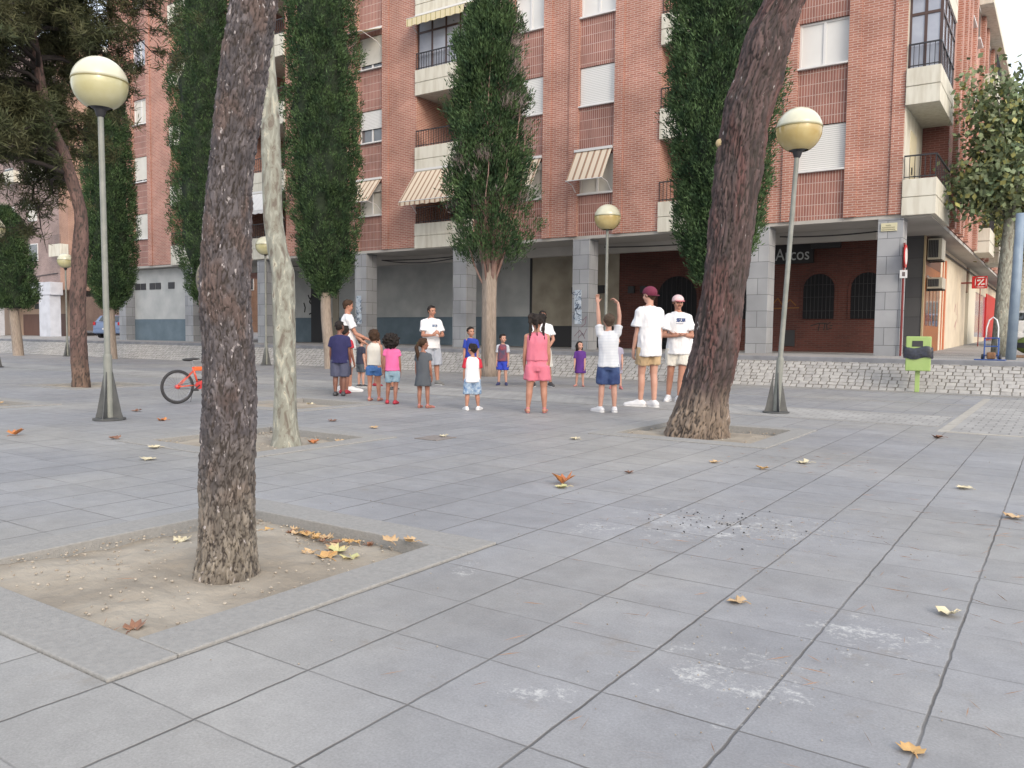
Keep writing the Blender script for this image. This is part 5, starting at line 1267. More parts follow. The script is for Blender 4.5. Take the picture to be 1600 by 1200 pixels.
# ================================================================ PEOPLE
TMPSC = bpy.data.scenes.new('tmp_modelling')
def voxel_mesh(mb, voxel, smooth=3, disp=None, factor=.5):
    """fuse overlapping closed shapes into ONE continuous skin"""
    me = bpy.data.meshes.new('tmp'); me.from_pydata(mb.v, [], mb.f); bm = bmesh.new(); bm.from_mesh(me); bmesh.ops.recalc_face_normals(bm, faces=bm.faces[:]); bm.to_mesh(me); bm.free()
    o = bpy.data.objects.new('tmp', me); TMPSC.collection.objects.link(o)
    r = o.modifiers.new('r', 'REMESH'); r.mode = 'VOXEL'; r.voxel_size = voxel; r.use_smooth_shade = True
    if smooth: s = o.modifiers.new('s', 'SMOOTH'); s.factor = factor; s.iterations = smooth
    vl = TMPSC.view_layers[0]; vl.update(); dg = vl.depsgraph; out = bpy.data.meshes.new_from_object(o.evaluated_get(dg))
    bpy.data.objects.remove(o); bpy.data.meshes.remove(me)
    if disp:
        for v in out.vertices:
            d = disp(v.co); v.co += v.normal*d
    out.polygons.foreach_set('use_smooth', [True]*len(out.polygons)); out.materials.clear()
    return out
def put(name, me, m, parent):
    me.materials.append(m); me.name = name; o = bpy.data.objects.new(name, me); COL.objects.link(o); o.parent = parent; return o

def folds(amp, seed, sc=1.0):
    def f(c):
        return amp*(noise.noise(Vector((c.x*14*sc+seed, c.y*14*sc, c.z*5*sc)))+.5*noise.noise(Vector((c.x*30*sc, c.y*30*sc+seed, c.z*14*sc))))
    return f

SKIN = {'light': mat('light_skin', A(214,166,146), A(204,154,134), scale=6, rough=.55), 'tan': mat('tan_skin', A(196,144,120), A(184,130,108), scale=6, rough=.55),
        'brown': mat('brown_skin', A(166,116,96), A(154,104,86), scale=6, rough=.55), 'dark': mat('dark_skin', A(138,94,78), A(126,84,70), scale=6, rough=.55)}
M_HAIR = {'black': mat('black_hair', (.012,.010,.010,1), (.03,.024,.022,1), scale=30, rough=.7, spec=.15, bump=.004, bscale=60), 'brown': mat('brown_hair', (.032,.018,.012,1), (.055,.032,.020,1), scale=30, rough=.7, spec=.15, bump=.004, bscale=60),
          'ash': mat('ash_brown_hair', (.060,.042,.030,1), (.09,.065,.048,1), scale=30, rough=.7, spec=.15, bump=.004, bscale=60)}
M_EYE = mat('dark_eye', (.02,.015,.012,1), rough=.2); M_LIP = mat('lip', A(176,100,92), rough=.5)
def cloth(name, r, g, b, r2=None, g2=None, b2=None, sc=6, **k):
    return mat(name, A(r, g, b), A(r2 or r*.93, g2 or g*.93, b2 or b*.93), scale=sc, rough=.85, bump=.002, bscale=45, **k)
M_TWHITE = mat('white_cotton', (.66,.66,.68,1), (.62,.62,.64,1), scale=6, rough=.85, bump=.003, bscale=40)

def orient(fwd, up):
    y = Vector(fwd).normalized(); z = Vector(up); z = (z-y*z.dot(y)).normalized(); x = y.cross(z); return Matrix((x, y, z)).transposed()

def person(x, y, H, face, label, skin='tan', wf=1.0, belly=0.0, head=(0, 0), legs=None, arms=None, top=None, bottom=None, shoes=None, hair=None, cap=None, extra=None, lean=(0, 0), z=.0, group='people standing in a circle on the plaza', hand_kw=None):
    bear = atan2(-x, y)
    t = empty('person', (x, y, z), bear+radians(face), label, 'person', group)
    kk = max(0., min(1., (1.75-H)/.8)); hh = H*(.128+.050*kk); zch = H-hh; zs = zch-.050*H; zc = H*(.475-.045*kk); hw = .052*H*wf; sw = (.094-.002*kk)*H*wf
    knee = H*(.285-.03*kk); ank = .042*H
    rp_ = random.Random(int(abs(x*97+y*31)))
    lean = (rp_.uniform(-.02, .02)*H, rp_.uniform(.0, .03)*H) if not (lean[0] or lean[1]) else lean
    lx, ly = lean
    def T(px, py, pz):                                          # lean of everything above the hips
        s = max(0, pz-zc)/(H-zc); return Vector((px+lx*s, py+ly*s, pz))
    B = MB()
    tor = [(zc-.015*H, .070, .055), (zc+.035*H, .092, .068), (zc+.08*H, .089, .066), (zc+.5*(zs-zc), .078+.01*kk, .058+.012*kk+belly), (zc+.78*(zs-zc), .091, .063+belly*.4), (zs-.022*H, .092, .056), (zs+.006*H, .068, .043), (zs+.030*H, .036, .034)]
    def torso(mb, g=0, rings=tor, zmin=None, flare=0, n=24):
        rs = []
        for (zz, a, b_) in rings:
            rs.append([T((a*H*wf+g)*cos(2*pi*j/n), (b_*H*wf+g)*sin(2*pi*j/n), zz) for j in range(n)])
        mb.rings(rs)
    torso(B)
    # legs
    rp_ = random.Random(int(abs(x*97+y*31)))
    legs = legs or [(-.055, 0, 0), (.055, 0, 0)]
    legs = [(a_+rp_.uniform(-.012, .012), b_+rp_.uniform(-.035, .035), c_+rp_.uniform(-8, 8)) for a_, b_, c_ in legs]
    J = {}
    for s_, (fx, fy, fyaw) in zip((-1, 1), legs):
        hip = Vector((s_*hw, 0, zc+.03*H)); an = Vector((fx*H, fy*H-.01*H, ank)); kn = Vector((hip.x*.5+an.x*.5, (hip.y+an.y)/2+.012*H, knee))
        J['hip', s_], J['kn', s_], J['an', s_] = hip, kn, an
        B.caps(hip, kn, .050*H*wf, .033*H*wf, 14); calf = kn.lerp(an, .35)+Vector((0, -.008*H, 0)); B.caps(kn, calf, .031*H*wf, .031*H*wf, 14); B.caps(calf, an, .031*H*wf, .019*H, 14)
        ya = radians(fyaw); fd = Vector((-sin(ya), cos(ya), 0)); J['fd', s_] = fd
        heel = an-fd*.022*H; heel.z = .026*H; ball = an+fd*.075*H; ball.z = .018*H; toe = an+fd*.115*H; toe.z = .013*H
        B.caps(an, heel, .020*H, .022*H, 12); B.caps(heel, ball, .024*H, .022*H, 12); B.caps(ball, toe, .022*H, .014*H, 12); J['heel', s_], J['ball', s_], J['toe', s_] = heel, ball, toe
    # arms: direction of upper arm, forearm, hand, palm normal
    ual, fal, hl = (.170+.008*(1-kk))*H, .140*H, .100*H
    dft = [((-.13, -.02, -1), (-.03, .14, -1), (0, .12, -1), (1, 0, 0)), ((.13, -.02, -1), (.03, .14, -1), (0, .12, -1), (-1, 0, 0))]
    for i_ in (0, 1):
        u_, f_, h_, n_ = dft[i_]; k_ = rp_.uniform(-.06, .14); e_ = rp_.uniform(.0, .35)
        dft[i_] = ((u_[0], u_[1]+k_, -1), (f_[0]*(1-2*e_), f_[1]+e_, -1), (0, .12+e_, -1), n_)
    arms = arms or dft; arms = [a or dft[i] for i, a in enumerate(arms)]
    for s_, (ud, fd_, hd, pn) in zip((-1, 1), arms):
        sh = T(s_*sw*.95, 0, zs-.026*H+(.02*H if ud[2] > .3 else 0)); el = sh+Vector(ud).normalized()*ual; wr = el+Vector(fd_).normalized()*fal
        J['sh', s_], J['el', s_], J['wr', s_] = sh, el, wr
        B.caps(T(s_*sw*.5, 0, zs-.010*H), sh, .028*H, .030*H*wf, 12); B.caps(sh, el, .029*H*wf, .021*H, 12); B.caps(el, el.lerp(wr, .3), .022*H, .022*H, 12); B.caps(el.lerp(wr, .3), wr, .022*H, .0145*H, 12)
        hdv = Vector(hd).normalized(); M3 = orient(hdv, pn); fr = max(.0055*H, .0085); sc_ = H if H > 1.25 else H*1.06
        pal = wr+hdv*.028*sc_; B.ell(pal, (.0235*sc_, .034*sc_, .0115*sc_), M3, 14, 8); B.ell(wr+hdv*.008*sc_, (.016*sc_, .02*sc_, .012*sc_), M3, 12, 6)
        curl = (hand_kw or {}).get('curl', .35)
        pnv = M3 @ Vector((0, 0, 1)); sid = M3 @ Vector((1, 0, 0))
        for i, (off, ln) in enumerate(((-.0185, .037), (-.0065, .043), (.0060, .040), (.0180, .031))):
            b0 = pal+sid*off*sc_+hdv*.027*sc_; d1 = (hdv+pnv*curl*.7+sid*off*6).normalized(); b1 = b0+d1*ln*sc_*.5; d2 = (hdv+pnv*(curl*2.2+.1*i)).normalized(); b2 = b1+d2*ln*sc_*.5
            B.caps(b0, b1, fr, fr*.95, 8, 3); B.caps(b1, b2, fr*.95, fr*.8, 8, 3)
        ts = -s_ if abs(pnv.x) > .0 else s_
        tsd = sid*(1 if sid.dot(Vector((0, 1, 0))+Vector((0, 0, .3))) > 0 else -1)
        b0 = pal-hdv*.012*sc_+tsd*.018*sc_; b1 = b0+(tsd*.9+hdv*.8+pnv*.3).normalized()*.022*sc_; b2 = b1+(tsd*.35+hdv*1.0+pnv*.35).normalized()*.022*sc_
        B.caps(b0, b1, fr*1.25, fr*1.05, 8, 3); B.caps(b1, b2, fr*1.05, fr*.85, 8, 3)
    # head
    hy, hp = radians(head[0]), radians(head[1]); HR = Matrix.Rotation(hy, 3, 'Z') @ Matrix.Rotation(hp, 3, 'X'); hc = T(0, .006*H, zch+.5*hh)
    def Hd(px, py, pz): return hc+HR @ Vector((px*hh, py*hh, (pz-.5)*hh))
    B.caps(T(0, -.004*H, zs+.005*H), Hd(0, -.05, .28), .031*H*(1-.12*kk)*wf**.5, .029*H*(1-.10*kk), 14)
    B.ell(Hd(0, -.05, .60), (.365*hh, .43*hh, .40*hh), HR, 22, 14); B.ell(Hd(0, .06, .33), (.285*hh, .33*hh, .30*hh), HR, 18, 12); B.ell(Hd(0, .20, .13), (.15*hh, .15*hh, .125*hh), HR, 12, 8)
    B.ell(Hd(0, .385, .42), (.050*hh, .075*hh, .05*hh), HR, 10, 8); B.caps(Hd(0, .36, .52), Hd(0, .41, .43), .030*hh, .045*hh, 8, 3)
    for s_ in (-1, 1): B.ell(Hd(s_*.365, -.03, .47), (.035*hh, .075*hh, .105*hh), HR, 10, 8); B.ell(Hd(s_*.19, .27, .36), (.10*hh, .10*hh, .10*hh), HR, 10, 8)
    B.ell(Hd(0, .31, .24), (.115*hh, .075*hh, .035*hh), HR, 10, 6)
    body = put('body', voxel_mesh(B, .0105 if H > 1.3 else .0085, 2), SKIN[skin], t)
    for s_ in (-1, 1):
        mb = MB(); mb.ell(Hd(s_*.145, .335, .50), (.052*hh, .05*hh, .033*hh), HR, 10, 8); mb.build('eye', M_EYE, t, smooth=True)
        mb = MB(); mb.caps(Hd(s_*.07, .372, .575), Hd(s_*.23, .325, .575), .016*hh, .011*hh, 6, 2); mb.build('eyebrow', M_HAIR['black' if not hair else hair[1]], t, smooth=True)
    mb = MB(); mb.ell(Hd(0, .365, .235), (.105*hh, .035*hh, .022*hh), HR, 10, 6); mb.build('mouth', M_LIP, t, smooth=True)
    # ---- clothes
    sd = x*3+y
    if top:
        S = MB(); g = top.get('g', .012)*H*.42+.003; hem = top.get('hem', .50)*H; fl = top.get('flare', .012)*H
        rg = [(hem, .094+fl/H, .074+fl/H*.8)]
        if hem < zc+.06*H: rg.append((zc+.07*H, .096, .074+belly*.5))
        rg += [(zc+.5*(zs-zc), top.get('waist', .090), .070+belly), (zc+.78*(zs-zc), .096, .069+belly*.4), (zs-.022*H, .094, .060), (zs+.004*H, .070, .046), (zs+.024*H, top.get('neck', .042), .036)]
        torso(S, g*.8, rg)
        sl_ = top.get('sleeve', .55)
        Sl = MB() if top.get('sleeve_mat') else S
        if sl_:
            for s_ in (-1, 1):
                sh, el, wr = J['sh', s_], J['el', s_], J['wr', s_]; e = sh.lerp(el, sl_); dn = (el-sh).normalized()
                Sl.caps(T(s_*sw*.5, 0, zs-.012*H), sh, .031*H+g*.2, .033*H+g*.4, 14); Sl.tube([sh-dn*.01*H, sh.lerp(e, .5), e], [.035*H+g*.6, .034*H+g*.8, .035*H+g*1.1+top.get('loose', 0)], 16)
        elif top.get('straps', True):
            pass
        so = put('shirt' if not top.get('dress') else 'dress', voxel_mesh(S, .013 if H > 1.3 else .0105, 2, folds(.009*H, sd, .8)), top['mat'], t)
        if top.get('sleeve_mat'): put('sleeves', voxel_mesh(Sl, .0105, 2, folds(.005*H, sd+2)), top['sleeve_mat'], t)
        if top.get('print'):
            bv = BVHTree.FromPolygons([v.co[:] for v in so.data.vertices], [p.vertices[:] for p in so.data.polygons]); P_ = MB(); sg = top.get('print_side', 1)
            def pl_(u, v):
                h_ = bv.ray_cast(Vector((u, sg*1.0, v)), Vector((0, -sg, 0))); return (h_[0]+Vector((0, sg*.004, 0))) if h_[0] else None
            for (stk, wd, kx, kz, ox, oz) in top['print']: ribbons(P_, [[(ox*H+a*kx*H, oz*H+b_*kz*H) for a, b_ in s] for s in stk], wd, pl_)
            P_.build('shirt_print', top.get('print_mat') or mat('blue_grey_print', A(110,130,160), rough=.8), t, fixn=False)
    if bottom:
        S = MB(); hemz = bottom.get('hem', .36)*H; g = .010*H*bottom.get('loose', 1.0); wz_ = bottom.get('waist', zc/H+.075)*H
        if bottom.get('skirt'):
            rs = [[T((a*H*wf)*cos(2*pi*j/24), (b_*H*wf)*sin(2*pi*j/24), zz) for j in range(24)] for zz, a, b_ in ((hemz, .125, .105), (zc+.03*H, .108, .084), (wz_, .092, .070))]; S.rings(rs)
        else:
            rs = [[T((a*H*wf+g*.5)*cos(2*pi*j/24), (b_*H*wf+g*.5)*sin(2*pi*j/24), zz) for j in range(24)] for zz, a, b_ in ((zc-.03*H, .080, .060), (zc+.02*H, .093, .070), (wz_, .084, .060))]; S.rings(rs)
            for s_ in (-1, 1):
                hip, kn, an = J['hip', s_], J['kn', s_], J['an', s_]
                def at(zq):
                    return hip.lerp(kn, (hip.z-zq)/(hip.z-kn.z)) if zq > kn.z else kn.lerp(an, (kn.z-zq)/(kn.z-an.z))
                e = at(hemz); S.tube([hip, at((hip.z+hemz)/2), e], [.053*H*wf+g*.6, .050*H*wf+g*1.0, .044*H*wf+g*1.5], 18)
        put('shorts' if not bottom.get('skirt') else 'skirt', voxel_mesh(S, .012 if H > 1.3 else .0105, 2, folds(.009*H, sd+5)), bottom['mat'], t)
    if shoes:
        for s_ in (-1, 1):
            heel, ball, toe, an, fd = J['heel', s_], J['ball', s_], J['toe', s_], J['an', s_], J['fd', s_]; S = MB()
            if shoes.get('sandal'):
                sdv = Vector((fd.y, -fd.x, 0)); S.caps(heel-Vector((0, 0, .018*H)), toe-Vector((0, 0, .005*H)), .020*H, .020*H, 12)
                S.caps(ball-sdv*.018*H+Vector((0, 0, .006*H)), ball+sdv*.018*H+Vector((0, 0, .006*H)), .013*H, .013*H, 10); S.caps(an-fd*.012*H, an+fd*.008*H-Vector((0, 0, .008*H)), .023*H, .022*H, 10)
                S.v = [(a, b_, max(c_, .001)) for a, b_, c_ in S.v]
            else:
                top_ = an+Vector((0, 0, .004*H if not shoes.get('high') else .02*H)); S.caps(top_, heel, .025*H, .029*H, 14); S.caps(heel, ball, .030*H, .028*H, 14); S.caps(ball, toe+fd*.012*H, .028*H, .020*H, 14); S.caps(top_, ball.lerp(heel, .35)+Vector((0, 0, .012*H)), .025*H, .024*H, 14)
                S.v = [(a, b_, max(c_, .0015)) for a, b_, c_ in S.v]
            sh_ = put('shoe' if not shoes.get('sandal') else 'sandal', voxel_mesh(S, .009, 2), shoes['mat'], t)
            if shoes.get('sole'):
                S = MB(); S.caps(heel.xy.to_3d()+Vector((0, 0, .008)), toe.xy.to_3d()+Vector((0, 0, .008)), .031*H, .025*H, 16); S.v = [(a, b_, min(max(c_, .001), .018)) for a, b_, c_ in S.v]; S.build('sole', shoes['sole'], sh_)
    if hair:
        st, hc_ = hair[0], hair[1]; S = MB(); amp = .012; vx = .0095
        if st == 'bald_fade': pass
        S.ell(Hd(0, -.095, .635 if not cap else .55), (.395*hh*(1 if not cap else .96), .43*hh*(1 if not cap else .93), .405*hh*(1 if not cap else .85)), HR, 22, 14)
        if st in ('short', 'curlyshort'):
            if not cap: S.ell(Hd(0, .05, .86), (.29*hh, .30*hh, .16*hh), HR, 16, 10)
            S.ell(Hd(0, -.26, .42), (.28*hh, .19*hh, .26*hh), HR, 14, 10); amp = .010 if st == 'short' else .022
        if st == 'bob':
            S.ell(Hd(0, -.14, .50), (.46*hh, .42*hh, .46*hh), HR, 20, 12); S.ell(Hd(0, -.22, .24), (.42*hh, .30*hh, .26*hh), HR, 16, 10); S.ell(Hd(0, .10, .88), (.27*hh, .25*hh, .14*hh), HR, 14, 8); amp = .02
            for s_ in (-1, 1): S.caps(Hd(s_*.37, .06, .62), Hd(s_*.36, .02, .18), .10*hh, .11*hh, 10)
        if st == 'afro': S.ell(Hd(0, -.18, .50), (.72*hh, .56*hh, .60*hh), HR, 26, 16); S.ell(Hd(0, -.26, .16), (.58*hh, .40*hh, .36*hh), HR, 20, 12); amp = .05; vx = .010
        if st in ('pony', 'long'):
            S.ell(Hd(0, .06, .88), (.27*hh, .27*hh, .13*hh), HR, 14, 8)
            if st == 'pony':
                S.ell(Hd(0, -.50, .66), (.12*hh, .12*hh, .12*hh), HR, 12, 8); S.tube([Hd(0, -.52, .62), Hd(.0, -.70, .30), Hd(0, -.66, -.2), Hd(0, -.56, -.75), Hd(0, -.52, -1.15)], [.10*hh, .16*hh, .17*hh, .13*hh, .04*hh], 12)
            else:
                S.tube([Hd(0, -.20, .70), Hd(0, -.36, .30), Hd(0, -.36, -.15), Hd(0, -.30, -.75)], [.36*hh, .42*hh, .36*hh, .12*hh], 16)
                for s_ in (-1, 1): S.caps(Hd(s_*.34, .02, .6), Hd(s_*.36, -.10, .0), .11*hh, .12*hh, 10)
            amp = .012
        if st == 'braids':
            S.ell(Hd(0, .06, .88), (.27*hh, .27*hh, .13*hh), HR, 14, 8)
            for s_ in (-1, 1):
                S.ell(Hd(s_*.26, -.12, 1.02), (.14*hh, .14*hh, .12*hh), HR, 12, 8)
                for k_ in range(5):
                    a0 = -.5+k_*.25; S.tube([Hd(s_*(.26+.05*k_), -.14, 1.06), Hd(s_*(.36+.06*k_), -.26-.05*k_, .85), Hd(s_*(.40+.03*k_), -.38, .40), Hd(s_*(.26+.06*k_), -.46, -.1-.16*k_)], [.055*hh, .06*hh, .05*hh, .03*hh], 8)
            S.tube([Hd(.02, -.45, .6), Hd(.0, -.52, .0), Hd(.04, -.50, -.75)], [.10*hh, .06*hh, .03*hh], 8)
        if st == 'cropped_side': pass
        put('hair', voxel_mesh(S, vx, 1, lambda c: amp*hh*4*noise.noise(c*(22 if st != 'afro' else 30))), M_HAIR[hc_], t)
        if st == 'pony': mb = MB(); mb.ell(Hd(-.05, -.52, .60), (.10*hh, .09*hh, .09*hh), HR, 12, 8); mb.build('hair_tie', mat('yellow_tie', A(214,226,80), rough=.6), t, smooth=True)
    if cap:
        S = MB(); S.ell(Hd(0, -.06, .67), (.44*hh, .50*hh, .42*hh), HR, 24, 14); keep_ = Hd(0, 0, .60).z
        sgn = -1 if cap.get('back') else 1
        S.v = [tuple(Vector(v)) for v in S.v]
        # flatten below the brim line in head space
        inv = HR.inverted(); nv = []
        for v in S.v:
            q = inv @ (Vector(v)-hc); zmin = (.10 if not cap.get('back') or q.y > 0 else -.10)*hh; q.z = max(q.z, zmin if cap.get('back') else (.06*hh if q.y < .1*hh else .12*hh)); nv.append(tuple(hc+HR @ q))
        S.v = nv; co = put('cap', voxel_mesh(S, .010, 3), cap['mat'], t)
        S = MB(); n = 14; up_ = .64 if not cap.get('back') else .46
        rim = [Hd(.36*cos(pi*i/n), sgn*(.36+.34*sin(pi*i/n)), up_-.05*sin(pi*i/n)-.02*cos(pi*i/n)**2) for i in range(n+1)]
        S.poly(rim, (0, 0, .012)); S.build('cap_brim', cap.get('brim', cap['mat']), co)
    if extra: extra(t, J, Hd, H, T)
    return t

M_WSHOE = mat('white_shoe', A(242,242,244), A(228,228,232), scale=9, rough=.6); M_BSHOE = mat('black_shoe', (.03,.03,.035,1), (.06,.06,.065,1), scale=9, rough=.6); M_SOLEW = mat('white_sole', A(236,236,236), rough=.7)
M_RSHOE = mat('red_shoe', A(196,50,70), A(176,40,60), scale=9, rough=.6); M_GSHOE = mat('grey_shoe', A(150,150,146), A(120,120,118), scale=9, rough=.6); M_SAND = mat('pink_sandal', A(206,130,130), A(186,112,112), scale=9, rough=.6)
M_DENIM = cloth('blue_denim', 84, 130, 190, 66, 108, 168, 12); M_LDENIM = cloth('light_denim', 160, 186, 200, 132, 162, 182, 16); M_WASH = cloth('acid_wash_denim', 92, 130, 176, 190, 208, 224, 22)
WORD = [[(0,0),(.0,1),(.12,.4),(.24,1),(.24,0)], [(.36,0),(.46,1),(.58,0)], [(.40,.4),(.54,.4)], [(.92,1),(.70,.9),(.92,.4),(.70,.05)], [(1.04,1),(1.04,0),(1.22,0),(1.22,1)], [(1.36,0),(1.36,1),(1.56,.75),(1.38,.5),(1.58,0)]]
BAR = [[(0,0),(1.5,0)]]

# left-hand group
person(-11.30, 11.05, 1.74, -82, 'man in plain white T-shirt and pale shorts reaching over a small boy at the left', 'tan', head=(0, -10), legs=[(-.05, -.03, 5), (.06, .05, -5)],
       arms=[((-.1, .45, -1), (.1, .9, -.75), (.1, 1, -.5), (0, -.3, -1)), ((.12, .42, -1), (.0, 1, -.42), (0, 1, -.35), (0, -.3, -1))], top=dict(mat=M_TWHITE, hem=.47, g=.02, sleeve=.62), bottom=dict(mat=cloth('pale_grey_shorts', 214, 212, 210), hem=.27, loose=1.4), shoes=dict(mat=M_WSHOE, sole=M_SOLEW), hair=('short', 'brown'))
person(-10.62, 10.20, 1.32, -12, 'boy in navy T-shirt and slate shorts with his back turned, at the left end', 'dark', wf=1.12, belly=.01, head=(-25, -8), top=dict(mat=cloth('navy_cotton', 40, 40, 92), hem=.44, g=.022, sleeve=.65), bottom=dict(mat=cloth('slate_shorts', 84, 88, 112), hem=.26, loose=1.6), shoes=dict(mat=M_BSHOE), hair=('curlyshort', 'black'))
person(-10.95, 10.62, 1.25, -30, 'child in red shirt and red shoes almost hidden behind the boy in navy', 'brown', top=dict(mat=cloth('red_cotton', 206, 54, 70), hem=.46, g=.015), bottom=dict(mat=cloth('dark_shorts', 60, 62, 80), hem=.28), shoes=dict(mat=M_RSHOE), hair=('short', 'black'))
person(-12.02, 12.12, 1.05, -60, 'small boy in dark navy shirt and grey shorts under the man\'s outstretched hand', 'light', head=(-10, 5), legs=[(-.06, -.02, 0), (.06, .04, 0)], top=dict(mat=cloth('ink_cotton', 52, 54, 74), hem=.46, g=.015), bottom=dict(mat=cloth('dark_grey_shorts', 92, 100, 110), hem=.30), shoes=dict(mat=M_BSHOE, sole=M_SOLEW), hair=('short', 'brown'))
person(-12.05, 12.62, 1.03, -70, 'small child in turquoise shirt and white shorts behind the small boy in dark navy', 'light', top=dict(mat=cloth('turquoise_cotton', 40, 178, 196), hem=.47, g=.015), bottom=dict(mat=cloth('white_shorts', 236, 238, 236), hem=.36), shoes=dict(mat=M_RSHOE), hair=('short', 'brown'))
person(-9.38, 9.76, 1.18, -14, 'girl in sleeveless cream top and blue denim shorts, brown bobbed hair', 'tan', head=(-28, 0), legs=[(-.07, .0, 5), (.07, .03, -10)], top=dict(mat=cloth('cream_cotton', 232, 228, 218), hem=.50, g=.008, sleeve=0), bottom=dict(mat=M_DENIM, hem=.36, loose=.9), shoes=dict(mat=M_SAND, sandal=True), hair=('bob', 'brown'))
person(-8.74, 9.52, 1.10, -8, 'girl in pink T-shirt and light denim shorts with a big black curly mane', 'brown', head=(-12, 0), legs=[(-.075, .10, 10), (.03, -.02, -15)], top=dict(mat=cloth('hot_pink_cotton', 250, 116, 176), hem=.48, g=.012, sleeve=.4), bottom=dict(mat=M_LDENIM, hem=.32, loose=1.0), shoes=dict(mat=M_RSHOE), hair=('afro', 'black'))
person(-11.05, 12.0, .98, -90, 'child hidden behind the girl with the curly mane, only dark shoes showing', 'tan', top=dict(mat=cloth('grey_cotton', 120, 124, 130), hem=.46), bottom=dict(mat=cloth('dark_shorts', 60, 62, 80), hem=.28), shoes=dict(mat=M_BSHOE), hair=('short', 'black'))
person(-11.50, 13.75, 1.73, 205, 'man in white printed T-shirt and grey shorts clapping his hands while facing the camera', 'tan', wf=1.10, belly=.012, head=(12, -6), legs=[(-.08, .02, 15), (.09, .03, -30)],
       arms=[((-.22, .30, -1), (.62, .72, -.05), (.5, .6, .5), (.9, -.3, .2)), ((.24, .26, -1), (-.55, .72, .0), (-.45, .6, .6), (-.9, -.3, .2))], top=dict(mat=M_TWHITE, hem=.46, g=.026, sleeve=.72, loose=.008, print=[(WORD, .012, .045, .028, -.04, .735), (BAR, .006, .045, 0, -.035, .72)]), bottom=dict(mat=cloth('light_grey_shorts', 186, 192, 204), hem=.25, loose=1.6), shoes=dict(mat=M_GSHOE, sole=M_SOLEW), hair=('short', 'black'))
person(-7.93, 9.30, 1.05, -18, 'girl in charcoal dress with a long ponytail and yellow hair tie', 'brown', head=(-38, 4), legs=[(-.055, 0, 5), (.065, .03, -35)], top=dict(mat=cloth('charcoal_cotton', 84, 90, 98), hem=.32, flare=.024, g=.012, sleeve=.45, dress=True, waist=.098), shoes=dict(mat=M_SAND, sandal=True), hair=('pony', 'brown'))
person(-7.18, 9.53, .98, 6, 'little boy in white shirt with red sleeves and washed denim shorts, back turned', 'tan', wf=1.1, head=(30, 0), legs=[(-.085, 0, 10), (.085, 0, -30)], top=dict(mat=M_TWHITE, sleeve_mat=cloth('crimson_cotton', 206, 44, 66), hem=.42, g=.020, sleeve=.72), bottom=dict(mat=M_WASH, hem=.24, loose=1.7), shoes=dict(mat=M_WSHOE, sole=M_SOLEW), hair=('curlyshort', 'black'))
person(-10.52, 13.92, 1.27, 172, 'boy in blue football shirt looking left, behind the boy with red sleeves', 'tan', head=(38, 0), top=dict(mat=cloth('royal_blue_jersey', 44, 70, 176), hem=.46, g=.018, sleeve=.7, print_mat=M_TWHITE, print=[([[(0,0),(.3,.6)], [(.06,0),(.36,.6)]], .006, .2, .2, -.098, .76), ([[(0,0),(-.3,.6)], [(-.06,0),(-.36,.6)]], .006, .2, .2, .098, .76)]), bottom=dict(mat=cloth('dark_blue_shorts', 50, 60, 110), hem=.27, loose=1.4), shoes=dict(mat=M_BSHOE), hair=('short', 'black'))
person(-10.28, 14.75, 1.13, 168, 'boy in dark grey jersey and bright blue shorts right of the fanned cypress trunk', 'light', head=(48, 0), legs=[(-.07, 0, 10), (.07, 0, -10)], top=dict(mat=cloth('graphite_jersey', 80, 84, 110, 150, 70, 84, 7), sleeve_mat=cloth('grey_white_sleeve', 210, 214, 224), hem=.47, g=.020, sleeve=.68, print_mat=mat('red_trim', A(214,90,90), rough=.8), print=[([[(-1,.4),(0,.1),(1,.5)]], .010, .06, .1, 0, .70)]), bottom=dict(mat=cloth('bright_blue_shorts', 50, 72, 196), hem=.30, loose=1.5), shoes=dict(mat=mat('navy_shoe', A(60,66,110), rough=.6)), hair=('short', 'black'))

# centre and right-hand group
def romper_straps(t, J, Hd, H, T):
    pass
person(-6.20, 9.76, 1.40, 2, 'girl in pink romper seen from behind, hair tied up in braids', 'tan', wf=1.12, head=(0, 0), legs=[(-.085, 0, 8), (.085, 0, -8)], top=dict(mat=cloth('pink_romper', 236, 130, 152), hem=.53, g=.010, sleeve=0, flare=.004), bottom=dict(mat=cloth('pink_romper', 236, 130, 152), hem=.335, loose=1.5, waist=.55), shoes=dict(mat=M_SAND, sandal=True), hair=('braids', 'black'))
person(-9.36, 14.92, 1.64, 188, 'man in white T-shirt and pale shorts half hidden behind the girl in pink romper', 'tan', wf=1.05, head=(-10, 0), legs=[(-.12, 0, 12), (.10, .0, -12)],
       arms=[((-.3, .25, -1), (.5, .5, -.75), (.8, .3, -.3), (0, 1, 0)), ((.34, .22, -1), (-.45, .5, -.75), (-.8, .3, -.3), (0, 1, 0))], top=dict(mat=M_TWHITE, hem=.45, g=.024, sleeve=.7), bottom=dict(mat=cloth('ivory_shorts', 226, 224, 218), hem=.26, loose=1.3), shoes=dict(mat=M_BSHOE, sole=M_SOLEW), hair=('short', 'black'))
person(-8.78, 15.57, .99, 175, 'little girl in purple dress with long black hair, facing the camera', 'light', head=(35, 0), legs=[(-.075, 0, 20), (.075, 0, -20)], top=dict(mat=cloth('purple_cotton', 98, 50, 140), hem=.30, flare=.030, g=.012, sleeve=.75, dress=True, waist=.10), shoes=dict(mat=M_SAND, sandal=True), hair=('long', 'black'))
M_STRP = stripemat('fine_striped_cotton', [(0, A(244,246,250)), (.62, A(206,214,226)), (.82, A(244,246,250))], 'Z', .022)
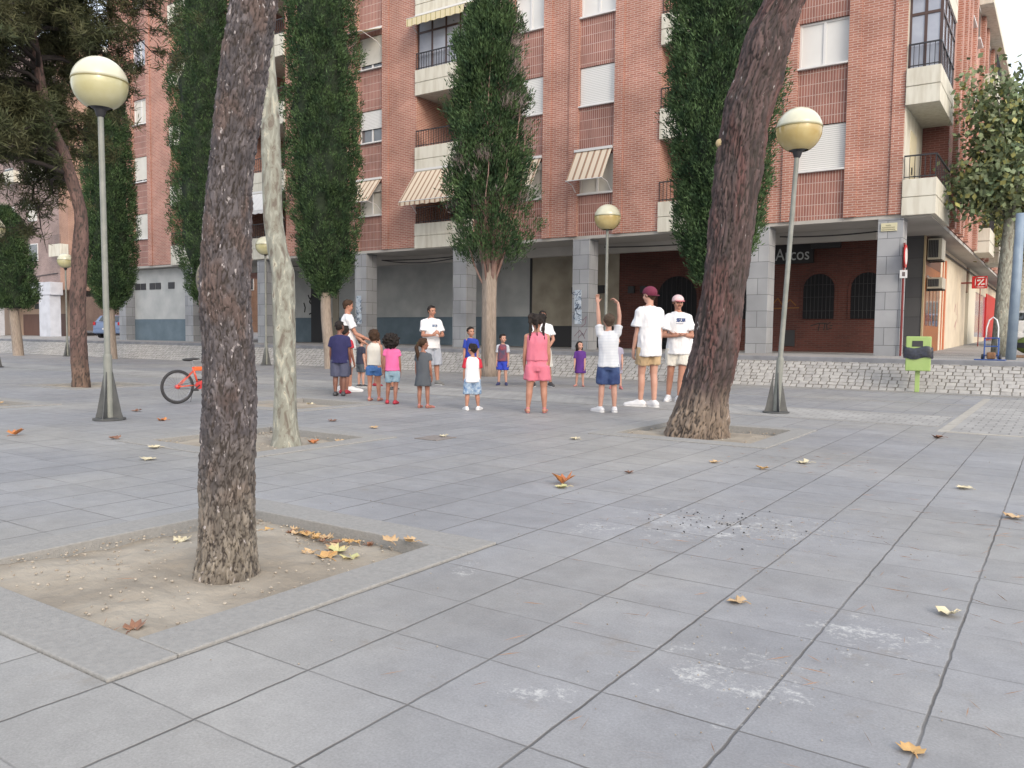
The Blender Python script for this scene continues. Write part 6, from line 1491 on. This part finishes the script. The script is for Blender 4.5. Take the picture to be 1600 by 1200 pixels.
person(-5.48, 10.55, 1.43, 4, 'boy in fine striped T-shirt and navy shorts raising both arms above his head', 'light', head=(10, 12), legs=[(-.075, .02, 35), (.075, .0, 4)],
       arms=[((-.10, .06, 1), (-.06, .06, 1), (-.1, .1, 1), (.3, -1, .1)), ((.10, .06, 1), (-.12, .06, 1), (-.75, .25, .7), (-.3, -.4, -1))], top=dict(mat=M_STRP, hem=.46, g=.020, sleeve=.50, loose=.006), bottom=dict(mat=cloth('navy_sport_shorts', 44, 62, 112, 70, 92, 140, 9), hem=.285, loose=1.2), shoes=dict(mat=M_WSHOE, sole=M_SOLEW), hair=('short', 'ash'), hand_kw=dict(curl=.8))
person(-7.79, 15.34, 1.10, 180, 'small child in lilac grey shirt peeping out behind the boy with raised arms', 'light', legs=[(-.09, 0, 5), (.09, 0, -5)], top=dict(mat=cloth('lilac_grey_cotton', 176, 170, 190), hem=.46), bottom=dict(mat=cloth('lilac_grey_cotton', 176, 170, 190), hem=.3), shoes=dict(mat=M_SAND), hair=('short', 'brown'))
person(-5.38, 11.72, 1.87, 28, 'tall man in long white T-shirt, khaki shorts and maroon cap worn backwards', 'light', wf=.94, head=(32, -4), legs=[(-.045, .04, 42), (.055, .0, 10)],
       arms=[((-.10, .12, -1), (-.10, .22, -1), (0, .12, -1), (1, 0, 0)), ((.14, .05, -1), (.05, .2, -1), (0, .1, -1), (-1, 0, 0))], top=dict(mat=M_TWHITE, hem=.425, g=.034, sleeve=.70, loose=.012, flare=.006), bottom=dict(mat=cloth('khaki_shorts', 204, 176, 138), hem=.355, loose=1.3), shoes=dict(mat=M_WSHOE, sole=M_SOLEW), hair=('short', 'brown'), cap=dict(mat=cloth('maroon_twill', 122, 42, 72), back=True))
def moustache(t, J, Hd, H, T):
    mb = MB(); mb.caps(Hd(-.09, .385, .285), Hd(.09, .385, .285), .028*.23, .028*.23, 8, 3); mb.build('moustache', M_HAIR['brown'], t, smooth=True)
    mb = MB(); c = J['wr', -1]; mb.ell(c, (.030, .030, .022), n=12); mb.build('wrist_watch', M_IRON, t, smooth=True)
person(-5.45, 13.05, 1.80, 186, 'man with crossed arms in white printed T-shirt, white shorts and pink-white cap', 'tan', wf=1.02, head=(14, -4), legs=[(-.02, .06, 30), (.07, -.05, -20)],
       arms=[((-.22, .18, -1), (1.0, .42, .10), (1, .0, .10), (0, -.2, 1)), ((.24, .20, -1), (-1.0, .62, .0), (-1, .1, .08), (0, -.2, 1))], top=dict(mat=M_TWHITE, hem=.45, g=.030, sleeve=.72, loose=.012, print=[(WORD, .014, .050, .032, -.045, .755), (BAR, .008, .045, 0, -.03, .737)], print_mat=mat('navy_print', A(66,84,130), rough=.8)), bottom=dict(mat=cloth('off_white_shorts', 238, 234, 224), hem=.345, loose=1.4), shoes=dict(mat=M_WSHOE, sole=M_SOLEW), hair=('short', 'brown'), cap=dict(mat=cloth('pink_white_twill', 238, 206, 208), brim=cloth('rose_twill', 206, 120, 128)), extra=moustache)
person(-5.58, 13.78, 1.32, 180, 'person in white sleeveless top mostly hidden between leaning pine and man with crossed arms', 'brown', legs=[(-.07, 0, 5), (.07, 0, -5)], top=dict(mat=M_TWHITE, hem=.47, g=.012, sleeve=0), bottom=dict(mat=cloth('white_shorts', 236, 238, 236), hem=.34), shoes=dict(mat=M_WSHOE), hair=('short', 'black'))

bpy.data.scenes.remove(TMPSC)
